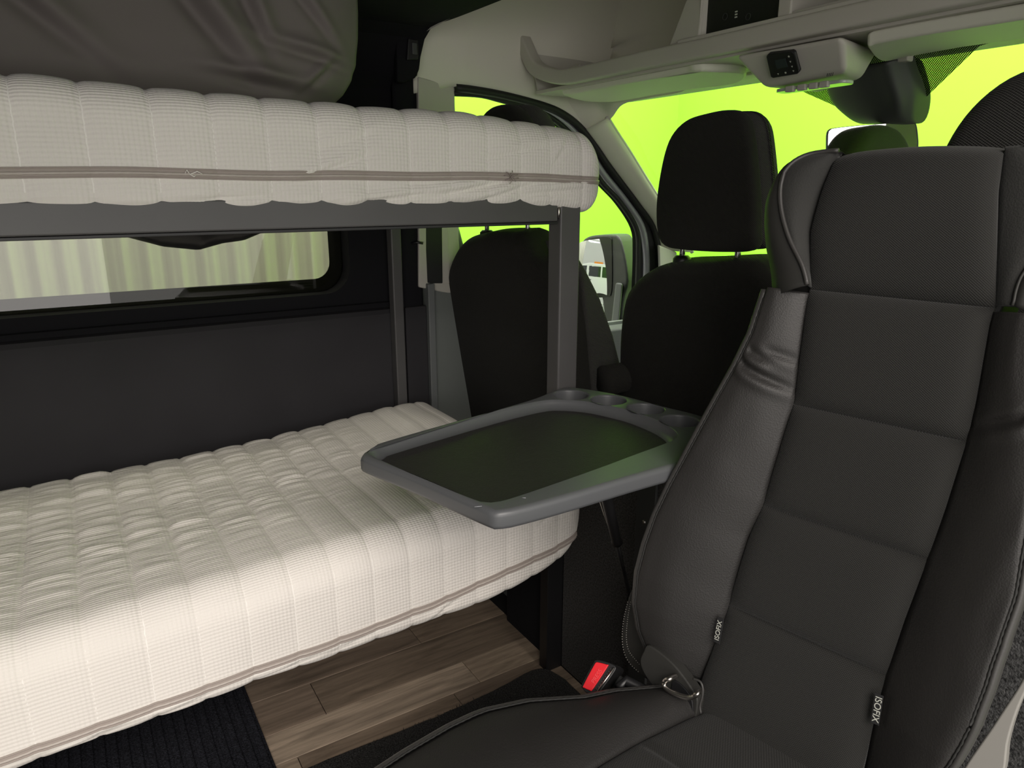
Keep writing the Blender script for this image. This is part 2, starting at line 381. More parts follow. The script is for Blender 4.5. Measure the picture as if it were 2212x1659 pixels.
# white van parked behind, seen in the outside mirror
pv = thing('parked_white_van', 'white van parked in the hall, reflected in the outside door mirror', 'van', (-3.4, -6.0, -0.55))
prof = [(-2.1, -0.2), (-2.1, 0.45), (-1.35, 0.72), (-0.85, 1.32), (0.0, 1.5), (2.6, 1.5), (2.65, 1.2), (2.65, -0.2)]
VX, VYF = -3.4, -5.2
prism('body', [(VX+s_, VYF, z) for s_, z in prof], (0, -1.7, 0), M['vanpaint'], pv, bev=0.06)
for w in ([(-1.12, 0.78), (-0.74, 1.28), (-0.15, 1.33), (-0.15, 0.78)], [(0.02, 0.78), (0.02, 1.33), (0.9, 1.35), (0.9, 0.78)], [(1.0, 0.78), (1.0, 1.35), (2.4, 1.35), (2.45, 0.78)]):
    prism('side_window', [(VX+s_, VYF+0.004, z) for s_, z in w], (0, -0.02, 0), M['vanglass'], pv, bev=0.004)
for s_ in (-1.35, 1.75):
    tube('wheel', [(VX+s_, VYF+0.01, -0.22), (VX+s_, VYF-0.2, -0.22)], 0.33, M['rubber'], pv, seg=24)
for s_ in (-0.25, 0.15):
    box('door_handle', VX+s_-0.08, VX+s_+0.08, VYF, VYF+0.03, 0.58, 0.62, M['blackplastic'], pv)
lamps = []
for i, (x, y, z) in enumerate(((-2.6, -4.4, 3.4), (-3.9, -6.0, 3.4), (-2.4, -7.4, 3.4), (-4.4, -8.6, 3.4), (-2.2, -9.8, 3.4), (-1.0, -8.6, 3.4))):
    l = thing('strip_lamp', ('white strip lamp under the hall ceiling', )[0], 'lamp', (x, y, z), 'hall strip lamps reflected in the mirrors')
    box('tube_light', x-0.6, x+0.6, y-0.05, y+0.05, z-0.02, z+0.02, M['lamp'], l, bev=0)
    box('housing', x-0.62, x+0.62, y-0.06, y+0.06, z+0.02, z+0.07, M['hallwall'], l, bev=0)
b_ = box('orange_banner', -4.3, -3.3, -9.9, -9.85, 1.6, 2.0, M['orange'], bev=0)
tag(b_, 'orange strip of signage on the far hall wall, reflected in the door mirror', 'banner')

# =================================================================== VAN SHELL
# --- floor with laminate planks
fl = sroot('floor', (0, 0, 0))
box('subfloor', -0.92, 0.9, -2.2, 1.06, -0.06, -0.006, M['frame_dark'], fl, bev=0)
tones = [(0.36, 0.275, 0.20), (0.24, 0.185, 0.135), (0.46, 0.36, 0.265), (0.29, 0.222, 0.165), (0.53, 0.42, 0.315)]
pms = [plank_mat(i, t) for i, t in enumerate(tones)]
xs = [-0.92, -0.77, -0.635, -0.50, -0.40, -0.29, -0.16, -0.03, 0.10, 0.23, 0.36, 0.49, 0.62]
ends = {0: [-0.3, 0.5], 1: [0.1, 0.72], 2: [-0.12, 0.40], 3: [0.05, 0.78], 4: [0.30, 0.70], 5: [-0.2, 0.45], 6: [0.2, 0.8], 7: [0.0, 0.6], 8: [0.3], 9: [0.1, 0.7], 10: [0.4], 11: [0.2]}
k = 0
order = {0: [3, 1, 3], 1: [1, 3, 0], 2: [1, 3, 1], 3: [0, 4, 2], 4: [2, 0, 3], 5: [0, 2, 0]}
for r in range(12):
    e = [-1.4, -0.75]+ends[r]+[1.0]
    for i in range(len(e)-1):
        t = order.get(r, [0, 1, 2])[max(0, i-2) % 3] if i >= 1 else rnd.randrange(5)
        if i >= 1 and r in order: t = order[r][(i-1) % 3]
        box('plank', xs[r]+0.0008, xs[r+1]-0.0008, e[i]+0.0008, e[i+1]-0.0008, -0.006, 0.0, pms[t], fl, bev=0.0012)

# --- left wall (bunk side)
WX = -0.87
wl = sroot('wall_left', (WX, 0, 0))
wz0, wz1, wy0, wy1 = 0.972, 1.44, -1.5, 0.665
# black felt skin around the window opening
out = [(-2.2, 0.0), (0.862, 0.0), (0.862, 1.62), (-2.2, 1.62)]
hole = rrect(wy0, wy1, wz0, wz1, 0.075)
def ring_plate(name, outer, inner, x, dx, material, parent, bev=0):
    """plate with a hole in the y-z plane"""
    import mathutils
    polys = mathutils.geometry.tessellate_polygon([[Vector((0, a, b)) for a, b in outer], [Vector((0, a, b)) for a, b in inner]])
    pts = outer+inner; n = len(pts)
    V = [(x, a, b) for a, b in pts]+[(x+dx, a, b) for a, b in pts]; Fc = []
    for t in polys: Fc.append(t); Fc.append(tuple(n+i for i in reversed(t)))
    for base, L in ((0, len(outer)), (len(outer), len(inner))):
        for i in range(L):
            a, b = base+i, base+(i+1) % L; Fc.append((a, b, n+b, n+a))
    return link(name, V, Fc, material, parent)
ring_plate('felt_lining', out, hole, WX, -0.03, M['felt'], wl)
# lower charcoal board, slightly proud, soft top edge
pp = [(WX+0.001, -2.2, 0.05), (WX+0.02, -2.2, 0.05), (WX+0.02, -2.2, 0.915), (WX+0.014, -2.2, 0.926), (WX+0.001, -2.2, 0.93)]
prism('lower_board', pp, (0, 2.975, 0), M['wallpanel'], wl)
prism('board_lip', [(WX+0.001, -2.2, 0.932), (WX+0.012, -2.2, 0.932), (WX+0.009, -2.2, 0.945), (WX+0.001, -2.2, 0.947)], (0, 2.972, 0), M['felt'], wl)
# felt pillar between the bunk post and the cab
def fp(y, z): return A(-0.853+0.008*math.sin(y*40), y, z)
grid('felt_pillar', fp, np.linspace(0.795, 0.862, 8), np.linspace(0.0, 1.62, 12), M['felt'], wl, thick=(-0.015, 0, 0))
box('felt_pillar_lower', -0.855, -0.838, 0.80, 0.866, 0.0, 0.93, M['wallpanel'], wl, bev=0.004)
tube('clip', [(-0.842, 0.828, 1.105), (-0.832, 0.842, 1.108), (-0.828, 0.856, 1.105)], 0.0035, M['blackplastic'], wl, seg=8)
# outer skin with a bigger hole so that nothing leaks light
ring_plate('outer_skin', [(-2.25, -0.3), (0.93, -0.3), (0.93, 1.9), (-2.25, 1.9)], rrect(wy0-0.0, wy1-0.0, wz0, wz1, 0.07), -0.935, -0.01, M['bodypaint'], wl)

w1 = sroot('window_1', (WX, 0, 1.2))
# rubber frame standing round the opening, glass outside
ring_plate('window_frame', rrect(wy0-0.004, wy1+0.004, wz0-0.004, wz1+0.004, 0.079), rrect(wy0+0.005, wy1-0.008, wz0+0.008, wz1-0.01, 0.068), WX+0.002, -0.055, M['felt'], w1)
ring_plate('dark_border', rrect(wy0-0.02, wy1+0.02, wz0-0.02, wz1+0.02, 0.08), rrect(wy0+0.02, wy1-0.042, wz0+0.042, wz1-0.05, 0.045), -0.9315, -0.002, M['blackplastic'], w1)
box('glass_pane', -0.9305, -0.9275, wy0-0.02, wy1+0.02, wz0-0.02, wz1+0.02, M['glass_tint'], w1, bev=0)

# --- roof and the rest of the box behind the camera
rf = sroot('ceiling', (0, 0, 1.65))
# roof lining edge: rounded arch section swept along Y
arch = [(-0.872, 1.50), (-0.845, 1.535), (-0.815, 1.585), (-0.785, 1.622), (-0.74, 1.638), (-0.6, 1.635), (-0.3, 1.632), (0.2, 1.632), (0.9, 1.632)]
ac = resample([(x, z) for x, z in arch], 40)
prism('roof_lining', [(x, -2.2, z) for x, z in ac]+[(0.92, -2.2, 1.93), (-0.9, -2.2, 1.93)], (0, 3.062, 0), M['felt'], rf)
box('roof_skin', -0.95, 0.95, 0.862, 2.0, 1.93, 1.96, M['bodypaint'], rf, bev=0)
wr = sroot('wall_rear', (0, -2.2, 0))
box('rear_panel', -0.95, 0.95, -2.25, -2.2, 0.0, 1.95, M['felt'], wr, bev=0)
wri = sroot('wall_right', (0.92, -1.2, 0))
box('rear_side_panel', 0.9, 0.95, -2.2, -0.75, -0.3, 1.95, M['felt'], wri, bev=0)
box('door_header', 0.9, 0.95, -0.75, 1.05, 1.632, 1.95, M['felt'], wri, bev=0)
box('b_pillar', 0.88, 0.95, 1.02, 1.14, -0.3, 1.95, M['trim'], wri, bev=0.004)
box('front_door_lower', 0.88, 0.95, 1.14, 2.0, -0.3, 0.98, M['greytrim'], wri, bev=0.004)
box('front_door_header', 0.88, 0.95, 1.14, 1.5, 1.5, 1.95, M['trim'], wri, bev=0.004)

# trim panel with a belt socket at the roof edge
tp = sroot('trim_1', (-0.8, 0.8, 1.6))
prism('corner_trim', [atx(x, y, -0.80) for x, y in ((858, 176), (872, 178), (898, 168), (906, 150), (912, 100), (925, 62), (940, 20), (905, 0), (870, 0), (856, 60))], (-0.03, 0.004, 0), M['felt'], tp, bev=0.004)
q = atx(888, 108, -0.797)
hexa('belt_socket', [q+A(0, -0.016, -0.026), q+A(0.008, -0.016, -0.026), q+A(0.008, 0.016, -0.022), q+A(0, 0.016, -0.022), q+A(0, -0.010, 0.026), q+A(0.008, -0.010, 0.026), q+A(0.008, 0.018, 0.024), q+A(0, 0.018, 0.024)], M['blackplastic'], tp, bev=0.003)
box('belt_slot', q[0]+0.006, q[0]+0.012, q[1]-0.002, q[1]+0.012, q[2]-0.012, q[2]+0.016, M['darkplastic'], tp, bev=0.002)

# =================================================================== CAB SHELL
DX = -0.85
seal_px = [(893, 200), (983, 187), (1019, 191), (1091, 204), (1182, 229), (1227, 252), (1260, 282), (1290, 322), (1311, 353), (1345, 398), (1376, 439), (1408, 485), (1421, 539), (1421, 600)]
seal = np.array([atx(x, y, DX) for x, y in seal_px])
glass_px = [(978, 203), (1040, 207), (1091, 220), (1150, 236), (1200, 262), (1240, 300), (1270, 345), (1299, 394), (1340, 439), (1374, 494), (1379, 548), (1376, 640)]
glassl = np.array([atx(x, y, DX-0.01) for x, y in glass_px])
ws_px = [(1316, 252), (1340, 290), (1365, 328), (1392, 372), (1417, 412), (1460, 480), (1500, 545)]
WSX = -0.775
ws = np.array([atx(x, y, WSX) for x, y in ws_px])
# windscreen plane through its left edge
wp0 = ws[0]; wdir = ws[4]-ws[0]; wdir[0] = 0; wdir /= np.linalg.norm(wdir)
WN = np.cross(A(1, 0, 0), wdir); WN /= np.linalg.norm(WN)
def onws(px, py, off=0.0): return onplane(px, py, wp0+WN*off, WN)
bot = wp0+wdir*0.95

cw = sroot('wall_cab_left', (DX, 1.3, 0.8))
# headliner side: from the door seal up and over to the roof
sealr = resample(np.vstack([[A(DX, 0.853, 1.493)], seal[1:9]]), 40)
def side(iu, v):
    p = sealr[int(iu)]
    x = DX+0.012*math.sin(v*math.pi*0.5)+(0.0 if v < 0.35 else 0.42*((v-0.35)/0.65)**1.9)
    z = p[2]+(1.80-p[2])*(1-(1-v)**1.7)
    # shallow fold in the moulded headliner that runs down to the door seal
    yf = 0.985+0.10*v; x += 0.006*math.exp(-((p[1]-yf)/0.012)**2)*math.exp(-(v/0.35)**2)
    return A(x+0.004, p[1], z)
grid('headliner_side', side, range(40), np.linspace(0, 1, 26), M['headliner'], cw, thick=(-0.012, 0, 0.004))
# upper b-pillar
hexa('b_pillar_upper', [atx(898, 620, -0.865), atx(905, 620, -0.84), atx(996, 640, -0.85), atx(996, 640, -0.88), atx(896, 168, -0.865), atx(903, 165, -0.84), atx(981, 186, -0.85), atx(981, 186, -0.88)], M['trim'], cw, bev=0.004)
# a-pillar trim : from seal to windscreen edge
sa = resample(np.vstack([seal[6:13]]), 24); wa = resample(ws, 24)
def apil(i, v):
    a, b = sa[int(i)], wa[int(i)]
    p = a+(b-a)*v
    p = p+A(0.028*math.sin(v*math.pi), -0.010*math.sin(v*math.pi), 0)
    return p
grid('a_pillar_trim', apil, range(24), np.linspace(0, 1, 10), M['headliner'], cw, thick=(-0.03, 0.02, 0))
tube('pillar_edge_highlight', resample(ws, 30)+A(-0.004, -0.006, 0.0), 0.0065, M['whitetrim'], cw, seg=10)  # pale strip painting the lit highlight along the pillar's windscreen edge
# corner where pillar trim meets the headliner
cp = [atx(1215, 215, -0.852), atx(1262, 285, -0.850), ws[0]+A(0.0, 0.0, -0.01), onws(1345, 226, 0.0), onws(1400, 212, 0.0), onws(1480, 195, 0.0), aty(1480, 160, 1.42), aty(1300, 190, 1.36), atx(1215, 180, -0.84)]
fanc = atx(1300, 222, -0.79)
cpr = resample(cp, 60, closed=True)
V = [fanc]; Fc = []
for s in (0.33, 0.66, 1.0):
    for p in cpr: V.append(fanc+(p-fanc)*s)
for j in range(60): Fc.append((0, 1+j, 1+(j+1) % 60))
for rr in range(2):
    for j in range(60):
        a = 1+rr*60; Fc.append((a+j, a+60+j, a+60+(j+1) % 60, a+(j+1) % 60))
link('pillar_corner', V, Fc, M['headliner'], cw, True)
# pale door card behind the driver seat
hexa('door_card', [(-0.87, 0.868, 0.0), (-0.835, 0.868, 0.0), (-0.835, 1.02, 0.0), (-0.87, 1.02, 0.0), (-0.87, 0.868, 0.998), (-0.848, 0.868, 0.998), (-0.848, 1.02, 0.996), (-0.87, 1.02, 0.996)], M['greentrim'], cw, bev=0.004)
box('door_card_front', -0.87, -0.80, 1.02, 1.72, -0.2, 0.80, M['greytrim'], cw, bev=0.01)
box('door_card_post', -0.85, -0.826, 0.867, 0.888, 0.0, 0.992, M['greytrim'], cw, bev=0.003)
box('outer_door_skin', -0.925, -0.91, 0.93, 1.95, -0.35, 0.80, M['bodypaint'], cw, bev=0.002)
hexa('belt_cover', [atx(921, 612, -0.842), atx(956, 612, -0.842), atx(956, 612, -0.86), atx(921, 612, -0.86), atx(916, 440, -0.842), atx(954, 440, -0.842), atx(954, 440, -0.86), atx(916, 440, -0.86)], M['rubber'], cw, bev=0.002)
hexa('pale_pillar_strip', [atx(956, 612, -0.846), atx(972, 612, -0.846), atx(972, 612, -0.86), atx(956, 612, -0.86), atx(955, 440, -0.846), atx(966, 440, -0.846), atx(966, 440, -0.86), atx(955, 440, -0.86)], M['trim'], cw, bev=0.002)

dr = sroot('door_1', (DX, 1.3, 1.2))
sl = resample(seal[1:], 60); gl = resample(glassl, 60)
tube('door_seal', sl+A(0.004, 0.0, -0.004), 0.011, M['rubber'], dr, seg=10)
mid1 = sl*0.52+gl*0.48
tube('door_frame_strip', mid1+A(-0.010, 0, 0), 0.0115, M['silver'], dr, seg=10)
tube('glass_seal', gl+A(0.0, 0, 0.002), 0.0085, M['rubber'], dr, seg=10)
tube('glass_run_back', [atx(966, 440, -0.862), atx(975, 470, -0.862), atx(984, 500, -0.862), atx(1000, 560, -0.862)], 0.012, M['greentrim'], dr, seg=10)
bw = glassl[-1].copy(); bw[2] = 0.79
bb = A(DX-0.012, glassl[0][1], 0.79)
prism('door_glass', [p+A(-0.006, 0, 0) for p in gl]+[bw, bb], (-0.004, 0, 0), M['glass_clear'], dr)
# strip between door frame and outside (weather side), stops light leaks between seal and glass
V = list(sl)+list(gl+A(-0.03, 0, 0)); n = 60
link('door_frame_inner', V, [(i, i+1, n+i+1, n+i) for i in range(n-1)], M['rubber'], dr, True)
tube('quarter_bar', [atx(1190, 470, -0.87), atx(1196, 500, -0.87), atx(1200, 540, -0.87)], 0.006, M['greytrim'], dr, seg=8)

wsn = sroot('window_2', (0, 1.7, 1.2))
def wsq(x, t, off=0): p = wp0+wdir*t+WN*off; return A(x, p[1], p[2])
prism('windscreen_glass', [wsq(-0.80, -0.10), wsq(0.80, -0.10), wsq(0.84, 0.95), wsq(-0.84, 0.95)], WN*0.005, M['glass_clear'], wsn)
g1 = [onws(*p, -0.002) for p in ((1815, 190), (1870, 195), (1880, 190), (1760, 120), (1720, 120))]
prism('dotted_band', [onws(*p, -0.003) for p in ((1700, 183), (1878, 262), (1940, 262), (1985, 225), (2115, 100), (2240, 60), (2240, 20), (1700, 100))], WN*0.001, M['dots'], wsn)

# dashboard, scuttle
ds = sroot('trim_2', (0, 1.95, 0.95))
dz = 0.99
box('dashboard_top', -0.84, 0.86, 1.86, 2.35, 0.80, 0.985, M['darkplastic'], ds, bev=0.02)
hexa('door_end_vent', [atx(1428, 560, -0.80)+A(0, 0, -0.05), atx(1465, 560, -0.80)+A(0, 0, -0.05), atx(1465, 560, -0.80)+A(-0.03, 0.02, -0.05), atx(1428, 560, -0.80)+A(-0.03, 0.02, -0.05), atx(1424, 530, -0.80), atx(1462, 545, -0.80), atx(1462, 545, -0.80)+A(-0.03, 0.02, 0), atx(1424, 530, -0.80)+A(-0.03, 0.02, 0)], M['whitetrim'], ds, bev=0.004)
box('instrument_hood', -0.62, -0.28, 1.80, 2.0, 0.93, 1.015, M['whitetrim'], ds, bev=0.03)
box('instrument_cowl', -0.66, -0.22, 1.83, 2.05, 0.90, 1.022, M['darkplastic'], ds, bev=0.03)
box('bulkhead', -0.9, 0.9, 2.3, 2.34, -0.3, 0.95, M['bodypaint'], ds, bev=0)
box('cab_floor', -0.9, 0.9, 1.06, 2.3, -0.3, -0.25, M['carpet'], ds, bev=0)

# --- roof storage of the cab
ch = sroot('ceiling_cab', (0, 1.4, 1.7))
def cabroof(x, v):
    # from roof edge over the opening, down behind the shelf to the windscreen head
    path = [(0.855, 1.640), (0.90, 1.700), (0.98, 1.765), (1.15, 1.80), (1.35, 1.80), (1.52, 1.74), (1.60, 1.62), (1.60, 1.535)]
    P = cr_path; i = v*(len(P)-1); a = int(min(i, len(P)-2)); f = i-a
    y, z = P[a]*(1-f)+P[a+1]*f
    s = max(0.0, (abs(x)-0.42)/0.42)
    return A(x, y, z-0.05*s*s*(1 if z > 1.7 else 0.3))
cr_path = resample([(0.855, 1.640), (0.90, 1.700), (0.98, 1.765), (1.15, 1.80), (1.35, 1.80), (1.47, 1.74), (1.50, 1.62), (1.48, 1.515)], 40)
grid('cab_headliner', cabroof, np.linspace(-0.84, 0.9, 30), np.linspace(0, 1, 40), M['headliner'], ch, thick=(0, 0.01, 0.012))
box('windscreen_header', -0.80, 0.85, 1.40, 1.47, 1.503, 1.522, M['headliner'], ch, bev=0.005)
box('roof_gap_filler', -0.93, 0.93, 1.58, 1.66, 1.56, 1.95, M['bodypaint'], ch, bev=0)

sh = thing('overhead_shelf', 'light grey overhead storage shelf across the cab above the windscreen', 'shelf', (0, 1.25, 1.52))
SY = 1.20
lip_path = [aty(x, y, SY) for x, y in ((1128, 84), (1137, 105), (1147, 128), (1158, 146), (1178, 158), (1216, 167), (1260, 161))]
lip_path = list(resample(lip_path, 22))+[aty(1428, 124, SY), aty(1550, 100, SY), A(0.30, SY, 1.532), A(0.9, SY, 1.532)]
prof = []
hz = 0.0175; hd = 0.012
for cx, cz, a0 in ((hd, hz-0.005, 0), (-hd, hz-0.005, 90), (-hd, -hz+0.005, 180), (hd, -hz+0.005, 270)):
    for kk in range(4):
        a = math.radians(a0+30*kk); prof.append((cx+0.006*math.cos(a), cz+0.006*math.sin(a)))
# per point in-plane normal
LP = np.array(lip_path); Zs = []
for i in range(len(LP)):
    t = LP[min(i+1, len(LP)-1)]-LP[max(i-1, 0)]; t /= np.linalg.norm(t); zz = np.cross(t, A(0, 1, 0)); zz = zz if zz[2] > 0 or zz[0] > 0 else -zz
    Zs.append(zz/np.linalg.norm(zz))
sweep('shelf_lip', LP, prof, A(0, 1, 0), Zs, M['trim'], sh)
box('shelf_floor', -0.80, 0.88, SY+0.008, 1.56, 1.508, 1.518, M['trim'], sh, bev=0.002)
hexa('shelf_divider', [(-0.665, 1.225, 1.518), (-0.628, 1.225, 1.518), (-0.628, 1.30, 1.518), (-0.665, 1.30, 1.518), (-0.672, 1.235, 1.570), (-0.632, 1.235, 1.570), (-0.632, 1.32, 1.568), (-0.672, 1.32, 1.568)], M['trim'], sh, bev=0.006)
grid('shelf_side_wall', lambda u, v: A(-0.80-0.05*v, SY+0.02+u*0.34, 1.515+0.13*v), np.linspace(0, 1, 6), np.linspace(0, 1, 6), M['trim'], sh, thick=(-0.01, 0, 0))

# central storage unit of the shelf, framed display, open bin
cs = thing('overhead_control_unit', 'pale overhead console frame with dark display panel and open bin', 'console', (0.1, 1.2, 1.6))
def cy(x, y, Y=1.19): return aty(x, y, Y)
CYF = 1.192
Lb, Lt = cy(1440, 101), cy(1478, 8); 
z_b = 1.553
def face(x, z, d=0.0): return A(x, CYF+0.02*(z-1.55)/0.2*0+d, z)
xl0, xl1 = Lb[0], Lt[0]
dl, drt = cy(1517, 55)[0], cy(1676, 40)[0]
zdt, zdb = 1.640, cy(1517, 78)[2]+0.0
zt = 1.715
hexa('left_cheek', [(xl0, CYF, z_b-0.005), (dl-0.010, CYF, z_b-0.005), (dl-0.010, 1.38, z_b-0.005), (xl0, 1.38, z_b-0.005), (xl1+0.03, CYF+0.012, zt), (dl-0.004, CYF+0.012, zt), (dl-0.004, 1.38, zt), (xl1+0.03, 1.38, zt)], M['trim'], cs, bev=0.006)
hexa('display_bezel_left', [(dl-0.014, CYF+0.002, zdb-0.02), (dl, CYF+0.018, zdb-0.004), (dl, 1.24, zdb-0.004), (dl-0.014, 1.24, zdb-0.02), (dl-0.014, CYF+0.002, zt), (dl, CYF+0.018, zt), (dl, 1.24, zt), (dl-0.014, 1.24, zt)], M['trim'], cs, bev=0.002)
box('lower_ledge', xl0+0.01, 0.85, CYF-0.002, 1.4, z_b-0.010, zdb, M['trim'], cs, bev=0.004)
box('ledge_step', xl0+0.035, 0.9, CYF-0.005, CYF+0.02, z_b-0.004, z_b+0.004, M['trim'], cs, bev=0.0015)
box('display_panel', dl-0.005, drt+0.005, CYF+0.014, CYF+0.03, zdb-0.005, zt, M['display'], cs, bev=0.002)
box('centre_divider', drt, drt+0.030, CYF, 1.39, zdb-0.004, zt, M['trim'], cs, bev=0.004)
box('bin_sill', drt+0.03, 0.9, CYF+0.004, CYF+0.02, zdb-0.002, zdb+0.008, M['trim'], cs, bev=0.002)
box('bin_back', drt+0.02, 0.9, 1.40, 1.41, zdb, zt, M['darkplastic'], cs, bev=0)
for i, (px_, s_) in enumerate(((1590, 0.010), (1566, 0.008), (1616, 0.008))):
    q = cy(px_, 31 if i == 0 else 36, CYF+0.0125)
    if i == 0:
        for dz_ in (-0.005, 0, 0.005): box('display_icon', q[0]-0.003, q[0]+0.003, q[1]-0.0003, q[1]+0.0006, q[2]+dz_-0.0012, q[2]+dz_+0.0012, M['icon'], cs, bev=0)
    else:
        tube('display_icon', [q+A(0.006*math.cos(t), 0, 0.006*math.sin(t)) for t in np.linspace(0, 2*math.pi, 12, endpoint=False)], 0.0006, M['faint'], cs, seg=5, closed=True)

# dome console
dm = thing('roof_lamp_console', 'pale pod below the shelf with reading lamp and black remote on it', 'lamp console', (0.05, 1.2, 1.5))
ft = [cy(1581, 120, 1.180), cy(1822, 76, 1.180)]; fb = [cy(1648, 190, 1.225), cy(1829, 156, 1.225)]
bt = [A(ft[0][0]+0.0, 1.40, ft[0][2]), cy(1897, 127, 1.345)]; bb2 = [A(fb[0][0]+0.01, 1.39, fb[0][2]-0.0), cy(1862, 171, 1.335)]
bt[1][2] = ft[1][2]-0.002
hexa('pod', [fb[0], fb[1], bb2[1], bb2[0], ft[0], ft[1], bt[1], bt[0]], M['trim'], dm, bev=0.012, seg=4)
# lamp lens lying in the lower edge of the pod
la, lb2 = cy(1668, 188, 1.232), cy(1826, 164, 1.232)
lens_pts = rrect(la[0], lb2[0]-0.002, 1.236, 1.272, 0.015)
prism('lamp_lens', [(x, y, la[2]-0.004+(lb2[2]-la[2])*(x-la[0])/(lb2[0]-la[0])-0.02*(y-1.236)) for x, y in lens_pts], (0, 0, -0.006), M['lens'], dm, bev=0.0015)
for kx in (0.25, 0.42, 0.58, 0.72):
    x_ = la[0]+(lb2[0]-la[0])*kx
    box('lamp_switch', x_-0.009, x_+0.009, 1.232, 1.242, la[2]-0.013, la[2]-0.002, M['trim'], dm, bev=0.002)
for i in range(4):
    q = cy(1788+i*4, 163-i*0.6, 1.2045)
    tube('vent_slot', [q+A(0, -0.002, -0.002), q+A(0.0015, -0.003, 0.003)], 0.0007, M['blackplastic'], dm, seg=5)

# remote control on the pod
fn = np.cross(ft[1]-ft[0], fb[0]-ft[0]); fn /= np.linalg.norm(fn)
if fn[1] > 0: fn = -fn
def onpod(x, y, off): return onplane(x, y, ft[0]+fn*off, fn)
rc = thing('remote_control', 'small black heater remote with grey screen and arrow keys on the pod', 'remote', tuple(onpod(1695, 137, 0)))
rco = [onpod(x, y, 0.001) for x, y in ((1661, 116), (1665, 111), (1716, 105), (1721, 108), (1732, 149), (1729, 154), (1676, 163), (1671, 160))]
prism('case', rco, fn*0.010, M['blackplastic'], rc, bev=0.002)
prism('side_rail', [onpod(x, y, 0.0105) for x, y in ((1717, 111), (1720, 111), (1729, 149), (1726, 151))], fn*0.003, M['darkplastic'], rc, bev=0.001)
prism('screen', [onpod(x, y, 0.0113) for x, y in ((1673, 130), (1697, 126), (1702, 144), (1678, 148))], fn*0.0006, M['screen'], rc)
for (x, y), tri in (((1704, 122), 4), ((1707.5, 133), 3), ((1711, 143.5), 3), ((1714, 153), 3), ((1697, 157), 5), ((1681, 159.5), 3)):
    q = onpod(x, y, 0.0113); ex = (ft[1]-ft[0])/np.linalg.norm(ft[1]-ft[0]); ez = np.cross(ex, fn)
    prism('key_mark', [q+0.0021*(ex*math.cos(t)+ez*math.sin(t)) for t in [math.pi/2+2*math.pi*j/tri for j in range(tri)]], fn*0.0004, M['icon'], rc)

# sun visors
def visor(name, label, rear, front, th, par_loc):
    t = thing('sun_visor', label, 'visor', par_loc, None)
    bm = bmesh.new()
    base = list(rear)+list(front)[::-1]
    base = resample(base, 60, closed=True)
    prism('visor_pad', base, A(0, -0.003, th), M['visor'], t, bev=0.007, seg=4)
    return t
vr = [aty(x, y, 1.222) for x, y in ((1214, 203), (1225, 206), (1300, 190), (1400, 172), (1480, 158), (1515, 155))]
vf = [aty(1256, 219, 1.30), aty(1330, 220, 1.385), aty(1420, 205, 1.40), aty(1500, 193, 1.41), aty(1590, 181, 1.41), aty(1608, 160, 1.32)]
for p in vr: p[2] = min(p[2], 1.4985)
visor('sun_visor', 'pale grey sun visor folded flat above the left half of the windscreen', vr, vf, 0.019, (-0.4, 1.3, 1.49))
vr2 = [aty(x, y, 1.222) for x, y in ((1872, 100), (1885, 96), (1960, 82), (2060, 66), (2212, 42), (2400, 12))]
vf2 = [aty(1898, 131, 1.30), aty(1935, 128, 1.40), aty(1990, 118, 1.41), aty(2080, 102, 1.41), aty(2212, 84, 1.41), aty(2420, 54, 1.41)]
v2 = visor('sun_visor', 'pale grey sun visor at the top right edge, over the dotted glass band', vr2, vf2, 0.022, (0.5, 1.3, 1.49))
q = aty(1945, 128, 1.395); box('visor_clip', q[0]-0.02, q[0]+0.02, q[1]-0.01, q[1]+0.01, q[2]-0.006, q[2]+0.006, M['trim'], v2, bev=0.003)

# sensor housing and interior mirror
hs = thing('sensor_housing', 'dark grey plastic sensor cover at the top of the windscreen above the mirror', 'cover', (-0.05, 1.5, 1.45))
def hq(x, y, Y): return aty(x, y, Y)
rowsl = [((1775, 150), (1965, 118)), ((1778, 190), (1972, 140)), ((1788, 222), (1984, 175)), ((1815, 246), (1988, 215)), ((1845, 268), (1975, 268))]
V = []; Fc = []; nn = 17
for r_, (l_, rr_) in enumerate(rowsl):
    for s_ in range(nn):
        t_ = s_/(nn-1); px_ = l_[0]+(rr_[0]-l_[0])*t_; py_ = l_[1]+(rr_[1]-l_[1])*t_
        dep = 1.405+0.02*r_-0.045*math.sin(math.pi*t_)**0.7-0.012*math.exp(-((t_-0.72)/0.10)**2)*(r_ < 4)
        V.append(hq(px_, py_, dep))
N1 = len(V)
for v in list(V): V.append(v+WN*0.0+A(0, 0.05, 0.0))
R5 = len(rowsl)
for r_ in range(R5-1):
    for s_ in range(nn-1):
        a = r_*nn+s_; Fc.append((a, a+1, a+nn+1, a+nn)); Fc.append((N1+a, N1+a+nn, N1+a+nn+1, N1+a+1))
for s_ in range(nn-1):
    Fc.append((s_, N1+s_, N1+s_+1, s_+1)); a = (R5-1)*nn+s_; Fc.append((a, a+1, N1+a+1, N1+a))
for r_ in range(R5-1):
    a = r_*nn; Fc.append((a, a+nn, N1+a+nn, N1+a)); a = r_*nn+nn-1; Fc.append((a, N1+a, N1+a+nn, a+nn))
ho = link('cover_shell', V, Fc, M['darkplastic'], hs, True)
sub = ho.modifiers.new('sub', 'SUBSURF'); sub.levels = 1; sub.render_levels = 2
im = thing('interior_mirror', 'rear-view mirror hanging below the dark sensor cover', 'mirror', tuple(aty(1885, 290, 1.45)))
MN = A(0.72, -0.69, 0.0); MN /= np.linalg.norm(MN); MC = aty(1885, 295, 1.44)
